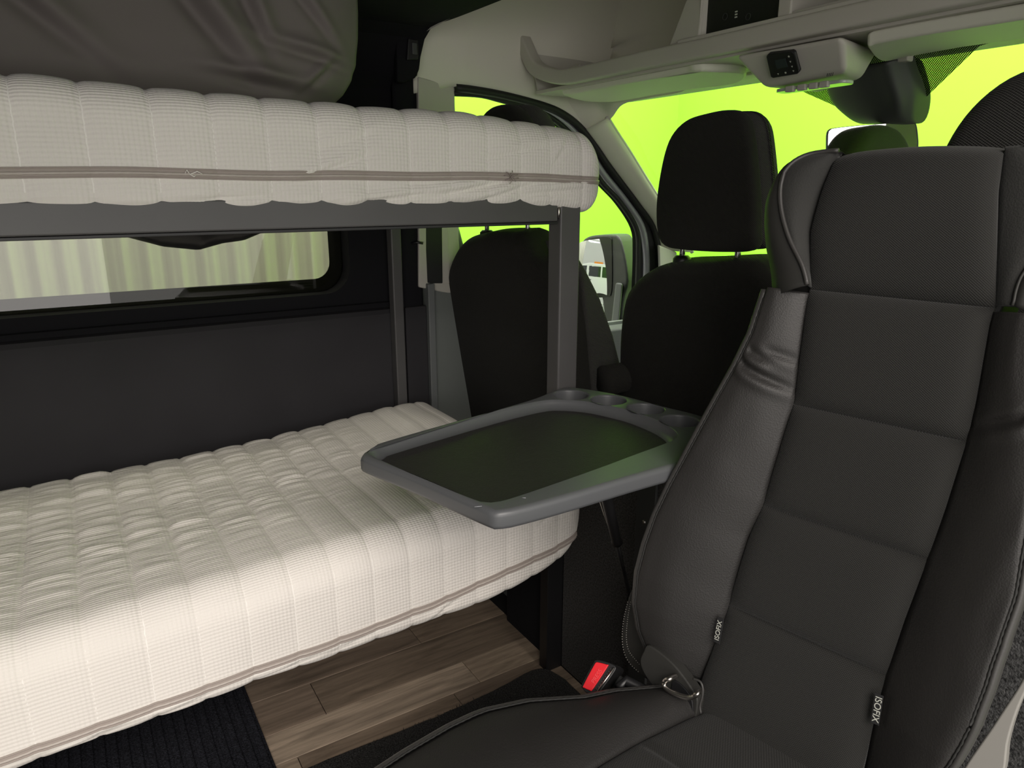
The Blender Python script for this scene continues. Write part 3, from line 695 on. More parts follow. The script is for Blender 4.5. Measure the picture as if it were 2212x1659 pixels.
mo = resample([onplane(x, y, MC, MN) for x, y in ((1786, 283), (1796, 277), (1850, 271), (1930, 265), (1972, 262), (1980, 268), (1984, 295), (1984, 318), (1975, 325), (1880, 335), (1795, 340), (1785, 330), (1784, 300))], 60, closed=True)
prism('mirror_shell', mo, -MN*0.018+A(0.004, 0, 0), M['silver'], im, bev=0.004)
cen = mo.mean(0)
prism('mirror_rim', [cen+(p-cen)*0.985+MN*0.0012 for p in mo], -MN*0.002, M['blackplastic'], im)
prism('mirror_glass', [cen+(p-cen)*0.955+MN*0.0025 for p in mo], -MN*0.001, M['mirror'], im)

# outside door mirror
om = thing('door_mirror', 'tall outside door mirror seen through the left cab window, reflecting the hall', 'mirror', tuple(aty(1300, 640, 1.70)))
MY = 1.70
oo = [aty(x, y, MY) for x, y in ((1247, 560), (1250, 535), (1262, 515), (1285, 508), (1325, 507), (1338, 514), (1350, 560), (1355, 610), (1345, 650), (1335, 720), (1290, 740), (1250, 700))]
oo = resample(oo, 50, closed=True)
prism('mirror_case', oo, A(-0.03, 0.09, 0), M['darkplastic'], om, bev=0.012)
oi = resample([aty(x, y, MY-0.004) for x, y in ((1249, 560), (1253, 537), (1264, 521), (1285, 514), (1317, 513), (1321, 525), (1320, 632), (1300, 635), (1249, 632))], 50, closed=True)
prism('mirror_rim', [p for p in oi], A(0, 0.004, 0), M['blackplastic'], om)
cen = oi.mean(0)
def tiltm(pts, yaw, pit, sc, off):
    c = np.mean(pts, 0); out = []
    for p in pts:
        d = (p-c)*sc; d = A(d[0], d[1]+d[0]*math.tan(yaw)+d[2]*math.tan(pit), d[2]); out.append(c+d+A(0, off, 0))
    return out
def convex(name, P, R_, parent):
    P = np.array(P); c = P.mean(0); n_ = len(P); nr_ = 10
    nn_ = np.cross(P[n_//4]-c, P[0]-c); nn_ /= np.linalg.norm(nn_)
    if nn_[1] > 0: nn_ = -nn_
    V = [c]; Fc = [(0, 1+j, 1+(j+1) % n_) for j in range(n_)]
    for r_ in range(1, nr_+1):
        for p in P: q = c+(p-c)*r_/nr_; V.append(q-nn_*(np.linalg.norm(q-c)**2/(2*R_)))
    for r_ in range(nr_-1):
        for j in range(n_): a = 1+r_*n_; Fc.append((a+j, a+n_+j, a+n_+(j+1) % n_, a+(j+1) % n_))
    return link(name, V, Fc, M['mirror'], parent, True)
convex('mirror_glass', tiltm(oi, math.radians(17), math.radians(5), 0.955, -0.022), 1.1, om)
oj = resample([aty(x, y, MY-0.004) for x, y in ((1262, 648), (1316, 644), (1318, 655), (1308, 678), (1298, 692), (1262, 690))], 40, closed=True)
convex('wide_angle_glass', tiltm(oj, math.radians(19), math.radians(4), 1.0, -0.016), 0.35, om)
hexa('mirror_arm', [aty(1316, 740, 1.66), aty(1332, 740, 1.66), aty(1336, 740, 1.78), aty(1320, 740, 1.78), aty(1330, 610, 1.66), aty(1345, 612, 1.66), aty(1347, 612, 1.78), aty(1333, 612, 1.78)], M['greytrim'], om, bev=0.008)

# =================================================================== CAB SEATS
def guides(par, x, y, z, top, dxs):
    for s in dxs:
        tube('headrest_post', [(x+s, y+0.045, z-0.03), (x+s, y+0.045, top)], 0.006, M['chrome'], par, seg=12)
        tube('post_guide', [(x+s, y+0.045, z-0.006), (x+s, y+0.045, z+0.006), (x+s, y+0.045, z+0.016), (x+s, y+0.045, z+0.022)], [0.016, 0.019, 0.019, 0.013], M['blackplastic'], par, seg=18)
def lean_axes(a): a = math.radians(a); return A(0, -math.sin(a), math.cos(a)), A(0, math.cos(a), math.sin(a))

# driver seat (left)
DSY = 0.925
Zl, Nl = lean_axes(9)
ds_ = thing('cab_seat', 'black cab seat furthest left, its back half hidden by the bunk post', 'seat', (-0.5, 1.2, 0))
Od = A(-0.555, DSY, 1.117)
def toplane(px, py, O, X, Z, N):
    p = onplane(px, py, O, N); return ((p-O)@X, (p-O)@Z)
X1 = A(1, 0, 0)
ol = [toplane(x, y, Od, X1, Zl, Nl) for x, y in ((1120, 498), (1091, 494), (1060, 494), (1030, 498), (1000, 508), (978, 533), (962, 578), (957, 647), (965, 729), (976, 806), (992, 891), (1010, 960))]
xr = 0.265
ol2 = ol+[(xr-0.06, -0.62), (xr-0.015, -0.40), (xr-0.005, -0.22), (xr-0.01, -0.12), (xr-0.04, -0.045), (xr-0.12, -0.006)]
od = resample(ol2, 90, closed=True)
pillow('backrest', od, Od-A(0, 0, 0.011), X1, Zl, Nl, 0.0, 0.10, 0.03, M['cabfabric'], ds_, bulge=0.004, bulge1=0.0)
# right side bolster: wedge that thickens downwards
sbp = [atx(x, y, -0.290) for x, y in ((1222, 520), (1247, 548), (1272, 593), (1299, 647), (1326, 724), (1345, 800))]
back = [A(-0.290, (Od+Zl*z+Nl*0.06)[1], (Od+Zl*z+Nl*0.06)[2]) for z in (-0.62, -0.5, -0.35, -0.2, -0.08)]
prism('side_bolster', sbp+[A(-0.290, sbp[-1][1]+0.05, 0.5)]+back, (-0.09, 0, 0), M['cabside'], ds_, bev=0.014, seg=4)
pillow('seat_cushion', resample([(-0.26, 0), (0.26, 0), (0.27, 0.12), (0.2, 0.15), (-0.2, 0.15), (-0.27, 0.12)], 50, closed=True), A(-0.515, 1.06, 0.38), X1, A(0, 0, 1), A(0, 1, 0), 0, 0.5, 0.04, M['cabside'], ds_)
Zh, Nh = lean_axes(6)
hdo = resample([(-0.155, 0.03), (-0.15, 0.12), (-0.12, 0.20), (-0.07, 0.235), (0.0, 0.245), (0.07, 0.235), (0.12, 0.20), (0.15, 0.12), (0.155, 0.03), (0.13, 0.0), (-0.13, 0.0)], 60, closed=True)
gz = Od[2]+0.008
gx = [aty(1052, 490, DSY+0.045)[0], aty(1140, 487, DSY+0.045)[0]]
gm = sum(gx)/2
guides(ds_, gm, DSY, gz-0.002, 1.24, (gx[0]-gm, gx[1]-gm))
hr = pillow('headrest', hdo*A(0.86, 1.0), A(gm+0.01, DSY+0.03, 1.199), X1, Zh, Nh, 0.0, 0.05, 0.02, M['cabfabric'], ds_, bulge=0.006)
pillow('headrest_side', hdo*A(0.86, 1.0)*A(0.995, 0.985), A(gm+0.01, DSY+0.03, 1.199), X1, Zh, Nh, 0.035, 0.115, 0.035, M['cabside'], ds_)
tube('armrest', [atx(1305, 822, -0.262), atx(1305, 822, -0.262)+A(0.0, 0.28, 0.0)], 0.036, M['cabfabric'], ds_, seg=20)
box('seat_base', -0.74, -0.28, 1.14, 1.5, -0.25, 0.385, M['blackplastic'], ds_, bev=0.01)

# middle seat
MSY = 1.06
Zm, Nm = lean_axes(9)
ms = thing('cab_seat', 'black cab seat in the middle, whole headrest in front of the green windscreen', 'seat', (0.0, 1.3, 0))
Om = A(0.02, MSY, 1.10)
lpx = [(1615, 556), (1500, 558), (1425, 562), (1385, 580), (1352, 612), (1338, 650), (1331, 720), (1330, 800), (1333, 880), (1340, 960)]
olm = [toplane(x, y, Om, X1, Zm, Nm) for x, y in lpx]
olm2 = olm+[(0.22, olm[-1][1]), (0.245, -0.3), (0.25, -0.18), (0.24, -0.08), (0.20, -0.02), (0.15, 0.005)]
pillow('backrest', resample(olm2, 90, closed=True), Om-A(0, 0, 0.012), X1, Zm, Nm, 0.0, 0.11, 0.03, M['cabfabric'], ms, bulge=0.004)
pillow('seat_cushion', resample([(-0.24, 0), (0.24, 0), (0.25, 0.12), (0.2, 0.15), (-0.2, 0.15), (-0.25, 0.12)], 50, closed=True), A(0.02, 1.2, 0.38), X1, A(0, 0, 1), A(0, 1, 0), 0, 0.45, 0.04, M['cabside'], ms)
gx = [aty(1474, 545, MSY+0.045)[0], aty(1594, 545, MSY+0.045)[0]]; gm = sum(gx)/2
guides(ms, gm, MSY, Om[2]-0.006, 1.20, (gx[0]-gm, gx[1]-gm))
Oh = A(gm, MSY, 1.132); Zh, Nh = lean_axes(4)
hp = [(1416, 505), (1413, 450), (1420, 385), (1434, 320), (1452, 283), (1480, 258), (1520, 245), (1560, 238), (1590, 242), (1608, 265), (1618, 330), (1626, 420), (1628, 500), (1622, 540), (1560, 546), (1470, 541), (1430, 532)]
ho2 = resample([toplane(x, y, Oh, X1, Zh, Nh) for x, y in hp], 80, closed=True)
pillow('headrest', ho2, Oh, X1, Zh, Nh, 0.0, 0.03, 0.012, M['cabfabric'], ms, bulge=0.004)
pillow('headrest_side', ho2*A(0.995, 0.99), Oh, X1, Zh, Nh, 0.018, 0.10, 0.045, M['cabside'], ms, bulge1=0.004)
box('seat_base', -0.2, 0.25, 1.22, 1.6, -0.25, 0.385, M['blackplastic'], ms, bev=0.01)
# right seat
rs = thing('cab_seat', 'black cab seat at the right, only its headrest shows behind the foreground seat', 'seat', (0.56, 1.35, 0))
Or_ = A(0.56, 1.12, 1.132)
rp = [(-0.175, 0.10), (-0.16, 0.17), (-0.13, 0.225), (-0.085, 0.262), (-0.03, 0.276), (0.03, 0.276), (0.085, 0.262), (0.13, 0.225), (0.16, 0.17), (0.175, 0.10), (0.18, 0.03), (0.15, 0.0), (-0.15, 0.0), (-0.18, 0.03)]
pillow('headrest', resample(rp, 80, closed=True), Or_, X1, Zh, Nh, 0.0, 0.11, 0.03, M['cabside'], rs, bulge=0.004)
pillow('backrest', resample([(-0.24, -0.1), (-0.2, -0.02), (-0.1, 0.0), (0.1, 0.0), (0.2, -0.02), (0.24, -0.1), (0.24, -0.6), (-0.24, -0.6)], 80, closed=True), A(0.56, 1.12, 1.10), X1, Zm, Nm, 0.0, 0.11, 0.03, M['cabfabric'], rs)
guides(rs, 0.56, 1.12, 1.104, 1.2, (-0.07, 0.07))
box('seat_cushion', 0.33, 0.80, 1.24, 1.68, 0.385, 0.5, M['cabside'], rs, bev=0.03)
box('seat_base', 0.36, 0.78, 1.26, 1.62, -0.25, 0.385, M['blackplastic'], rs, bev=0.01)

# =================================================================== BUNK FRAME
BX = -0.08; UX = -0.12
bf = thing('bunk_frame', 'dark grey metal bunk bed frame with beam and square posts along the left wall', 'bed frame', (-0.45, 0, 0))
box('front_beam', UX-0.033, UX, -1.3, 0.805, 1.191, 1.235, M['frame'], bf, bev=0.003)
box('beam_lower_lip', UX-0.037, UX-0.002, -1.3, 0.805, 1.1858, 1.1905, M['frame_dark'], bf, bev=0.001)
box('front_post', UX-0.041, UX, 0.811, 0.859, 0.705, 1.224, M['frame'], bf, bev=0.004)
box('wall_post', -0.848, -0.815, 0.757, 0.787, 0.0, 1.226, M['frame'], bf, bev=0.004)
box('wall_beam', -0.86, -0.83, -1.3, 0.757, 1.193, 1.224, M['frame'], bf, bev=0.003)
hexa('end_beam', [(-0.815, 0.76, 1.193), (UX-0.045, 0.813, 1.193), (UX-0.045, 0.842, 1.193), (-0.815, 0.787, 1.193), (-0.815, 0.76, 1.215), (UX-0.045, 0.813, 1.215), (UX-0.045, 0.842, 1.215), (-0.815, 0.787, 1.215)], M['frame_dark'], bf, bev=0.003)
tube('weld_bracket', [(UX-0.004, 0.808, 1.197), (UX-0.003, 0.809, 1.207), (UX-0.004, 0.808, 1.222)], 0.003, M['steel'], bf, seg=6)
for yy in np.arange(-1.1, 0.68, 0.18):
    box('slat', -0.83, UX-0.033, yy, yy+0.07, 1.205, 1.216, M['frame_dark'], bf, bev=0.002)
    box('slat', -0.83, BX-0.16, yy, yy+0.07, 0.432, 0.444, M['frame_dark'], bf, bev=0.002)
box('lower_rail', BX-0.20, BX-0.165, -1.2, 0.783, 0.395, 0.432, M['frame_dark'], bf, bev=0.003)
box('lower_end_rail', -0.83, BX-0.17, 0.765, 0.79, 0.395, 0.432, M['frame_dark'], bf, bev=0.003)

# =================================================================== MATTRESSES
def mattress(name, label, x0, x1, y0, y1, topf, botf, seams, seam_depth, zipf, wrinkle, endf, rad=0.045):
    t = thing(name, label, 'mattress', ((x0+x1)/2, (y0+y1)/2, botf(0, (x0+x1)/2)))
    ys = np.unique(np.round(np.concatenate([np.arange(y0, y1-0.06, 0.005), y1-0.06*np.cos(np.linspace(0, math.pi/2, 22))**1.0*1.0, [y1]]), 5))
    ys = np.sort(ys)
    # section perimeter parameter: 0 start bottom front, go up the front face, over the top, down the back
    hw = (x1-x0)/2; xc = (x0+x1)/2
    def section(y):
        zt_, zb_ = topf(y, 0), botf(y, 0)
        return zt_, zb_
    r = rad
    # corner-rounded unit path list of (sx, sz, nx, nz, face)
    path = []
    H = 0.165; W = x1-x0
    def add(px_, pz_, nx, nz): path.append((px_, pz_, nx, nz))
    nf, nt_ = 26, 120
    for s in np.linspace(0, 1, nf, endpoint=False): add(x1, ('b', 0.024, s), 1, 0)
    for a in np.linspace(0, 90, 12, endpoint=False): add(('c', 'f', 't', a), None, math.cos(math.radians(a)), math.sin(math.radians(a)))
    for s in np.linspace(0, 1, nt_, endpoint=False): add(('t', s), None, 0, 1)
    for a in np.linspace(90, 180, 10, endpoint=False): add(('c', 'k', 't', a), None, math.cos(math.radians(a)), math.sin(math.radians(a)))
    for s in np.linspace(0, 1, 8, endpoint=False): add(('k', s), None, -1, 0)
    for a in np.linspace(180, 270, 6, endpoint=False): add(('c', 'k', 'b', a), None, math.cos(math.radians(a)), math.sin(math.radians(a)))
    for s in np.linspace(0, 1, 14, endpoint=False): add(('b', s), None, 0, -1)
    for a in np.linspace(270, 360, 10, endpoint=False): add(('c', 'f', 'b', a), None, math.cos(math.radians(a)), math.sin(math.radians(a)))
    n = len(path); V = []; Fc = []
    rb = 0.024
    def pt(y, i):
        e, nx, nz = path[i][0], path[i][2], path[i][3]
        f = endf(y)                     # 0..1 shrink near the front end
        zt_ = topf(y, 0); zb_ = botf(y, 0); zm = zb_+(zt_-zb_)*0.45
        xf, xk = x1, x0
        if not isinstance(e, tuple):
            s = path[i][1][2]; x = xf; z = (zb_+rb)+(zt_-r-zb_-rb)*s
        elif e[0] == 'c':
            cx_ = xf-(r if e[2] == 't' else rb) if e[1] == 'f' else xk+(r if e[2] == 't' else rb)
            rr_ = r if e[2] == 't' else rb; cz_ = zt_-rr_ if e[2] == 't' else zb_+rr_
            x = cx_+rr_*nx; z = cz_+rr_*nz
        elif e[0] == 't': x = xf-r+(xk-xf+2*r)*e[1]; z = zt_
        elif e[0] == 'k': x = xk; z = zt_-r+(zb_+rb-zt_+r)*e[1]
        else: x = xk+rb+(xf-xk-2*rb)*e[1]; z = zb_
        # quilting: cushions between seams
        ds2 = np.abs(seams-y); dmin = ds2.min(); cell = int(np.searchsorted(seams, y))
        wgt = 0.5+0.5*max(0.0, nz)
        q_ = -seam_depth*wgt*(math.exp(-(dmin/0.0045)**2)*0.6+math.exp(-(dmin/0.018)**2)*0.4)
        q_ += wrinkle(x, y, z, nx, nz, cell, dmin)
        x += nx*q_; z += nz*q_
        # front-end rounding
        x = xc+(x-xc)*(1-(1-f)*0.10) if f < 1 else x
        z = zm+(z-zm)*f
        return A(x, y, z)
    for y in ys:
        for i in range(n): V.append(pt(y, i))
    m = len(ys)
    for a in range(m-1):
        for b in range(n): Fc.append((a*n+b, a*n+(b+1) % n, (a+1)*n+(b+1) % n, (a+1)*n+b))
    Fc.append(list(range(n))); Fc.append([(m-1)*n+b for b in range(n)])
    link('cover', V, Fc, M['mattress'], t, True)
    # stitched thread in every quilting channel
    TV = []; TF = []
    i0 = nf-20; i1 = nf+12+nt_+10
    for sy in seams:
        if sy < y0+0.02 or sy > y1-0.03: continue
        base = len(TV); cnt = 0
        for i in range(0, i1):
            for w in (-1, 1):
                p = pt(sy, i); nx, nz = path[i][2], path[i][3]
                TV.append(p+A(nx, 0, nz)*(0.0002+0.0004*(i % 2))+A(0, 0.0009*w+0.0005*((i//2) % 2), 0)); 
            cnt += 1
        for j in range(cnt-1): a = base+2*j; TF.append((a, a+1, a+3, a+2))
    link('quilting_stitches', TV, TF, M['stitch'], t, True, kind='stuff')
    # zip along the front face
    zy = [y for y in np.arange(y0, y1+0.0001, 0.006) if y < y1-0.008]
    band = []; 
    idx_front = list(range(n-10, n))+list(range(0, nf+12))
    def front_at(y, z):
        pts = [pt(y, i) for i in idx_front]; zs_ = [p[2] for p in pts]; xs_ = [p[0] for p in pts]
        return float(np.interp(z, zs_, xs_))
    def strip(name_, dz0, dz1, off, material, ripple=0.0):
        V = []; Fc = []
        for y in zy:
            zc = zipf(y); f = endf(y); xa = front_at(y, zc)+off
            for dz_ in (dz0, dz1):
                V.append(A(xa, y, zc+dz_))
            for dz_ in (dz1, dz0): V.append(A(xa-0.006, y, zc+dz_))
        for i in range(len(zy)-1):
            for j in range(4): Fc.append((i*4+j, i*4+(j+1) % 4, i*4+4+(j+1) % 4, i*4+4+j))
        Fc.append((0, 1, 2, 3)); L = (len(zy)-1)*4; Fc.append((L, L+1, L+2, L+3))
        return link(name_, V, Fc, material, zp, False)
    zp_y = zipf(0.2)
    V2 = []
    zp = link('zipper', [A(front_at(y, zipf(y))+0.0022-(0.006 if j > 1 else 0), y, zipf(y)+(-0.0055, 0.0055, 0.0055, -0.0055)[j]) for y in zy for j in range(4)],
              [(i*4+j, i*4+(j+1) % 4, i*4+4+(j+1) % 4, i*4+4+j) for i in range(len(zy)-1) for j in range(4)], M['ziptape'], t, False, label='taupe zip tape along the mattress side')
    tube('zip_coil', [A(front_at(y, zipf(y))+0.0022, y, zipf(y)-0.0008) for y in zy], [0.0021+0.0005*((i % 2)) for i in range(len(zy))], M['zipteeth'], zp, seg=6)
    for s_ in (-1, 1):
        tube('zip_edge', [A(front_at(y, zipf(y))+0.0018, y, zipf(y)+s_*0.0058) for y in zy], 0.0013, M['ziptape'], zp, seg=6)
    return t, front_at, pt, idx_front, nf, zp

def endround(y1, L, p=0.5):
    def f(y):
        s = (y-(y1-L))/L
        return 1.0 if s <= 0 else max(0.28, math.sqrt(max(0.0, 1-s*s)))
    return f
# upper
su = np.array([0.0503-0.076*k for k in range(17, 0, -1)]+[0.0503, 0.1307, 0.2064, 0.281, 0.3557, 0.4304, 0.505, 0.5776, 0.6512, 0.7197, 0.784, 0.8566])  # upper bunk, beam and front post included: scaled out from the camera, numbers baked
def utop(y, x): return float(np.interp(y, [-1.5555, 0.0, 0.3111, 0.6222, 0.7777, 0.8607, 0.9177], [1.3931, 1.391, 1.3807, 1.3776, 1.3682, 1.3578, 1.3485]))
def ubot(y, x): return float(np.interp(y, [-1.5555, 0.0, 0.3111, 0.674, 0.7985, 0.8711, 0.9177], [1.2282, 1.2282, 1.2272, 1.2241, 1.2179, 1.2127, 1.2116]))-0.007
creases_u = [(0.3111, 1.2583, 0.4355, 1.3018, 0.004), (0.5392, 1.2354, 0.6845, 1.2624, 0.006), (0.4148, 1.2272, 0.5704, 1.2459, 0.005), (0.6222, 1.2251, 0.7466, 1.2583, 0.005), (0.6533, 1.3018, 0.7882, 1.3278, 0.003), (0.7259, 1.2396, 0.871, 1.25, 0.004), (0.28, 1.2396, 0.166, 1.2324, 0.005), (0.7882, 1.2863, 0.8296, 1.3485, 0.003), (0.3525, 1.307, 0.4562, 1.3381, 0.0025)]
def crease(y, z, L):
    s = 0
    for (ya, za, yb, zb, a) in L:
        dy, dz_ = yb-ya, zb-za; l2 = dy*dy+dz_*dz_; t_ = ((y-ya)*dy+(z-za)*dz_)/l2
        if -0.2 < t_ < 1.2:
            d = abs((y-ya)*dz_-(z-za)*dy)/math.sqrt(l2)
            sgn = ((y-ya)*dz_-(z-za)*dy)/math.sqrt(l2)
            w = max(0, 1-(2*t_-1)**2/1.9)
            s += -a*w*math.exp(-(sgn/0.004)**2)+a*0.7*w*math.exp(-((sgn+0.009)/0.006)**2)
    return s
def uw(x, y, z, nx, nz, cell, dmin):
    s = 0.0
    if nx > 0.3: s += 0.9*crease(y, z, creases_u)*nx
    s += 0.0035*max(0, -nz)*noise.noise(Vector((y*9, 3.1, 0)))
    s += 0.0022*noise.noise(Vector((y*11, z*18+x*5, 1.7)))
    if nx > 0.5 and z < 1.263: s += 0.004*noise.noise(Vector((y*16, z*22, 6.0)))
    return s
def uzip(y): return 1.2702+0.0027*noise.noise(Vector((y*5.5, 0, 0)))-(0.004*max(0, (y-0.778)/0.104) if y > 0.778 else 0)
um, ufront, _, _, _, uz = mattress('mattress', 'cream quilted mattress lying on the upper bunk', -0.82, UX+0.006, -1.15, 0.915, utop, ubot, su, 0.0050, uzip, uw, endround(0.915, 0.048))
q = A(ufront(0.693, 1.2705)+0.004, 0.693, 1.2705)
for k_, (dy, dz_) in enumerate(((-0.010, 0.008), (-0.012, -0.006), (0.014, 0.004), (0.010, -0.007), (0.016, -0.002), (-0.014, 0.002), (0.003, 0.010), (-0.002, -0.011))):
    tube('loose_thread', [q, q+A(0.004, dy*0.5, dz_*0.8), q+A(0.001, dy, dz_)], 0.0009, M['ziptape'], uz, seg=5)
q = A(ufront(0.169, 1.2705)+0.004, 0.169, 1.2695)
for (dy, dz_) in ((-0.006, 0.006), (0.008, -0.003), (0.016, 0.004)):
    tube('loose_thread', [q, q+A(0.002, dy*0.6, dz_), q+A(0.001, dy, dz_*0.2)], 0.0007, M['stitch'], uz, seg=5)

# lower
sl_ = np.array([-0.127-0.0765*k for k in range(13, 0, -1)]+[-0.127, -0.048, 0.029, 0.102, 0.176, 0.25, 0.321, 0.390, 0.460, 0.528, 0.597, 0.665, 0.728, 0.79])
def ltop(y, x): return float(np.interp(y, [-1.5, -0.1, 0.2, 0.5, 0.7, 0.8, 0.862], [0.645, 0.645, 0.650, 0.664, 0.674, 0.676, 0.66]))
def lbot(y, x): return float(np.interp(y, [-1.5, 0.0, 0.45, 0.6, 0.68, 0.74, 0.80, 0.84, 0.862], [0.449, 0.450, 0.456, 0.458, 0.464, 0.478, 0.500, 0.530, 0.575]))
creases_l = [(0.30, 0.47, 0.42, 0.488, 0.004), (0.50, 0.465, 0.55, 0.492, 0.004), (0.02, 0.458, 0.10, 0.47, 0.004), (-0.10, 0.455, -0.02, 0.468, 0.004), (0.18, 0.462, 0.30, 0.478, 0.004), (0.74, 0.60, 0.80, 0.63, 0.003)]
def lw(x, y, z, nx, nz, cell, dmin):
    s = 0.0
    if nx > 0.3: s += 0.8*crease(y, z, creases_l)*nx+0.002*noise.noise(Vector((y*8, z*14, 2)))
    if nz > 0.5:
        # cloth gathered into short folds that run along the bed, between the seams
        reg = 1/(1+math.exp(-(-0.20-0.30*max(0, y)-x)/0.05))*(1/(1+math.exp((y-0.50)/0.10)))*(1/(1+math.exp(-(x+0.79)/0.012)))
        g = noise.noise(Vector((x*52+cell*5.17, y*6.5+cell*0.7, cell*2.3)))
        g2 = noise.noise(Vector((x*95+cell*3.3, y*9, cell*1.1+7)))
        s += reg*(0.0058*(abs(g)*2-0.5)+0.0016*g2)*min(1.0, 0.35+dmin/0.03)
        s += 0.0025*noise.noise(Vector((x*9, y*9, 4)))
        s -= 0.012*math.exp(-((x+0.50)/0.2)**2)*(1 if y < 0.7 else 0.5)
    if x < -0.6 and nz > 0: s -= 0.018*((-0.6-x)/0.22)*(1.0 if y < 0.4 else max(0.2, 1-(y-0.4)/0.35))
    s += 0.003*max(0, -nz)*noise.noise(Vector((y*8, 3.1, 0)))
    return s
def lzip(y): return float(np.interp(y, [-1.2, -0.2, 0.1, 0.3, 0.5, 0.62, 0.70, 0.78, 0.862], [0.476, 0.478, 0.484, 0.490, 0.499, 0.514, 0.524, 0.534, 0.558]))
lm, lfront, _, _, _, lz = mattress('mattress', 'cream quilted mattress on the lower bunk below the tray table', -0.83, BX+0.004, -1.15, 0.862, ltop, lbot, sl_, 0.0054, lzip, lw, endround(0.862, 0.05), 0.064)

# grey hem visible between mattress end and wall
# =================================================================== HANGING CLOTHS
gf = thing('tent_fabric', 'grey-brown fabric drape hanging from the roof above the upper mattress', 'fabric', (-0.5, -0.2, 1.5))
gcre = [(-0.10, 1.66, 0.09, 1.50, 0.022, 0.03), (0.23, 1.66, 0.36, 1.49, 0.028, 0.035), (0.36, 1.64, 0.40, 1.53, 0.018, 0.022), (0.40, 1.53, 0.56, 1.50, 0.015, 0.018), (0.44, 1.65, 0.53, 1.545, 0.012, 0.018), (0.30, 1.47, 0.46, 1.45, 0.020, 0.02), (0.46, 1.45, 0.52, 1.50, 0.012, 0.012), (-0.4, 1.66, -0.2, 1.45, 0.02, 0.03)]
ye = [(1.70, 0.597), (1.60, 0.596), (1.55, 0.592), (1.50, 0.583), (1.47, 0.573), (1.44, 0.555), (1.42, 0.535), (1.39, 0.50), (1.37, 0.46)]
def gfab(u, v):
    z = 1.70-0.30*v
    yend = float(np.interp(z, [a for a, b in ye[::-1]], [b for a, b in ye[::-1]]))
    y = -1.2+(yend+1.2)*u
    x = -0.50+0.012*noise.noise(Vector((y*3, z*4, 0)))
    for (ya, za, yb, zb, a, w) in gcre:
        dy, dz_ = yb-ya, zb-za; l2 = dy*dy+dz_*dz_; t_ = ((y-ya)*dy+(z-za)*dz_)/l2
        if -0.5 < t_ < 1.5:
            sgn = ((y-ya)*dz_-(z-za)*dy)/math.sqrt(l2); ww = math.exp(-((t_-0.5)/0.55)**2)
            w *= 0.8; x += 1.7*a*ww*(math.exp(-(sgn/w)**2)*0.6-0.6*math.exp(-((sgn-w*0.9)/(w*0.7))**2))
    x -= 0.05*max(0, (u-0.93)/0.07)**2 + 0.05*max(0, (v-0.75)/0.25)**2
    return A(x, y, z)
grid('drape', gfab, np.linspace(0, 1, 260), np.linspace(0, 1, 60), M['greyfabric'], gf, thick=(-0.006, -0.001, 0))

bs = thing('black_sack', 'shiny black fabric bundle hanging under the upper bunk before the window', 'bag', (-0.5, 0.23, 1.2))
sil = [(-0.02, 1.205), (0.05, 1.190), (0.10, 1.168), (0.166, 1.146), (0.226, 1.137), (0.27, 1.148), (0.31, 1.152), (0.345, 1.165), (0.375, 1.168), (0.40, 1.182), (0.425, 1.205)]
def sack(u, th):
    y = -0.02+0.445*u; zb = float(np.interp(y, [a for a, b in sil], [b for a, b in sil])); ztop = 1.228
    r_ = (ztop-zb)/2; zc = (ztop+zb)/2
    w = 0.09*math.sin(math.pi*min(1, max(0, u)))**0.5+0.004
    a = th*2*math.pi; k_ = 1+0.16*noise.noise(Vector((y*16, math.cos(a)*1.6, math.sin(a)*1.6)))+0.10*abs(noise.noise(Vector((y*42, math.cos(a)*3, math.sin(a)*3))))
    zz = zc+r_*math.sin(a)*(1 if math.sin(a) < -0.8 else k_)
    return A(-0.50+w*math.cos(a)*k_, y, min(zz, 1.202) if True else zz)
grid('bundle', sack, np.linspace(0, 1, 60), np.linspace(0, 1, 40), M['blacksack'], bs)

# =================================================================== PARTITION BEHIND THE TABLE, TRAY TABLE
pt_ = sroot('partition', (0.1, 1.0, 0))
box('carpet_panel', -0.343, 0.62, 1.0, 1.04, 0.0, 0.70, M['carpet'], pt_, bev=0.003)
q0, q1 = aty(1373, 1200, 0.998), aty(1412, 1200, 0.998)
box('carpet_side_panel', 0.60, 0.90, 0.965, 1.0, 0.0, 0.80, M['greycarpet'], pt_, bev=0.003)
box('metal_strip', q0[0], q1[0], 0.993, 1.0, 0.12, 0.70, M['darkplastic'], pt_, bev=0.001)
q = aty(1390, 1128, 0.99); tube('screw', [q+A(0, 0.004, 0), q+A(0, -0.001, 0)], 0.005, M['steel'], pt_, seg=12)
box('dark_side', -0.60, -0.345, 0.985, 1.03, 0.0, 0.42, M['felt'], pt_, bev=0.002)
box('end_bracket', -0.375, -0.34, 0.95, 0.998, 0.0, 0.45, M['blackplastic'], pt_, bev=0.002)

tt = thing('tray_table', 'charcoal plastic folding tray table with four cup holders over the lower mattress', 'table', (-0.05, 0.75, 0.76))
TZ = 0.865  # tray outlines traced from image pixels, then scaled towards the camera and baked
def cr(x, y): return (760+x*800/2212, 780+y*520/1438)
outer = [(0.0254, 0.3431), (0.0118, 0.3559), (0.0041, 0.3773), (-0.031, 0.5134), (-0.061, 0.6271), (-0.0849, 0.7273), (-0.1123, 0.7957), (-0.1174, 0.8257), (-0.1054, 0.8453), (-0.0216, 0.8847), (0.0896, 0.9069), (0.1598, 0.9207), (0.2557, 0.9198), (0.3027, 0.9069), (0.3121, 0.8727), (0.3096, 0.77), (0.3096, 0.6391), (0.3129, 0.5202), (0.3121, 0.4449), (0.307, 0.4175), (0.2898, 0.4056), (0.1624, 0.3748), (0.0417, 0.3405)]
outer = resample(outer, 150, closed=True)
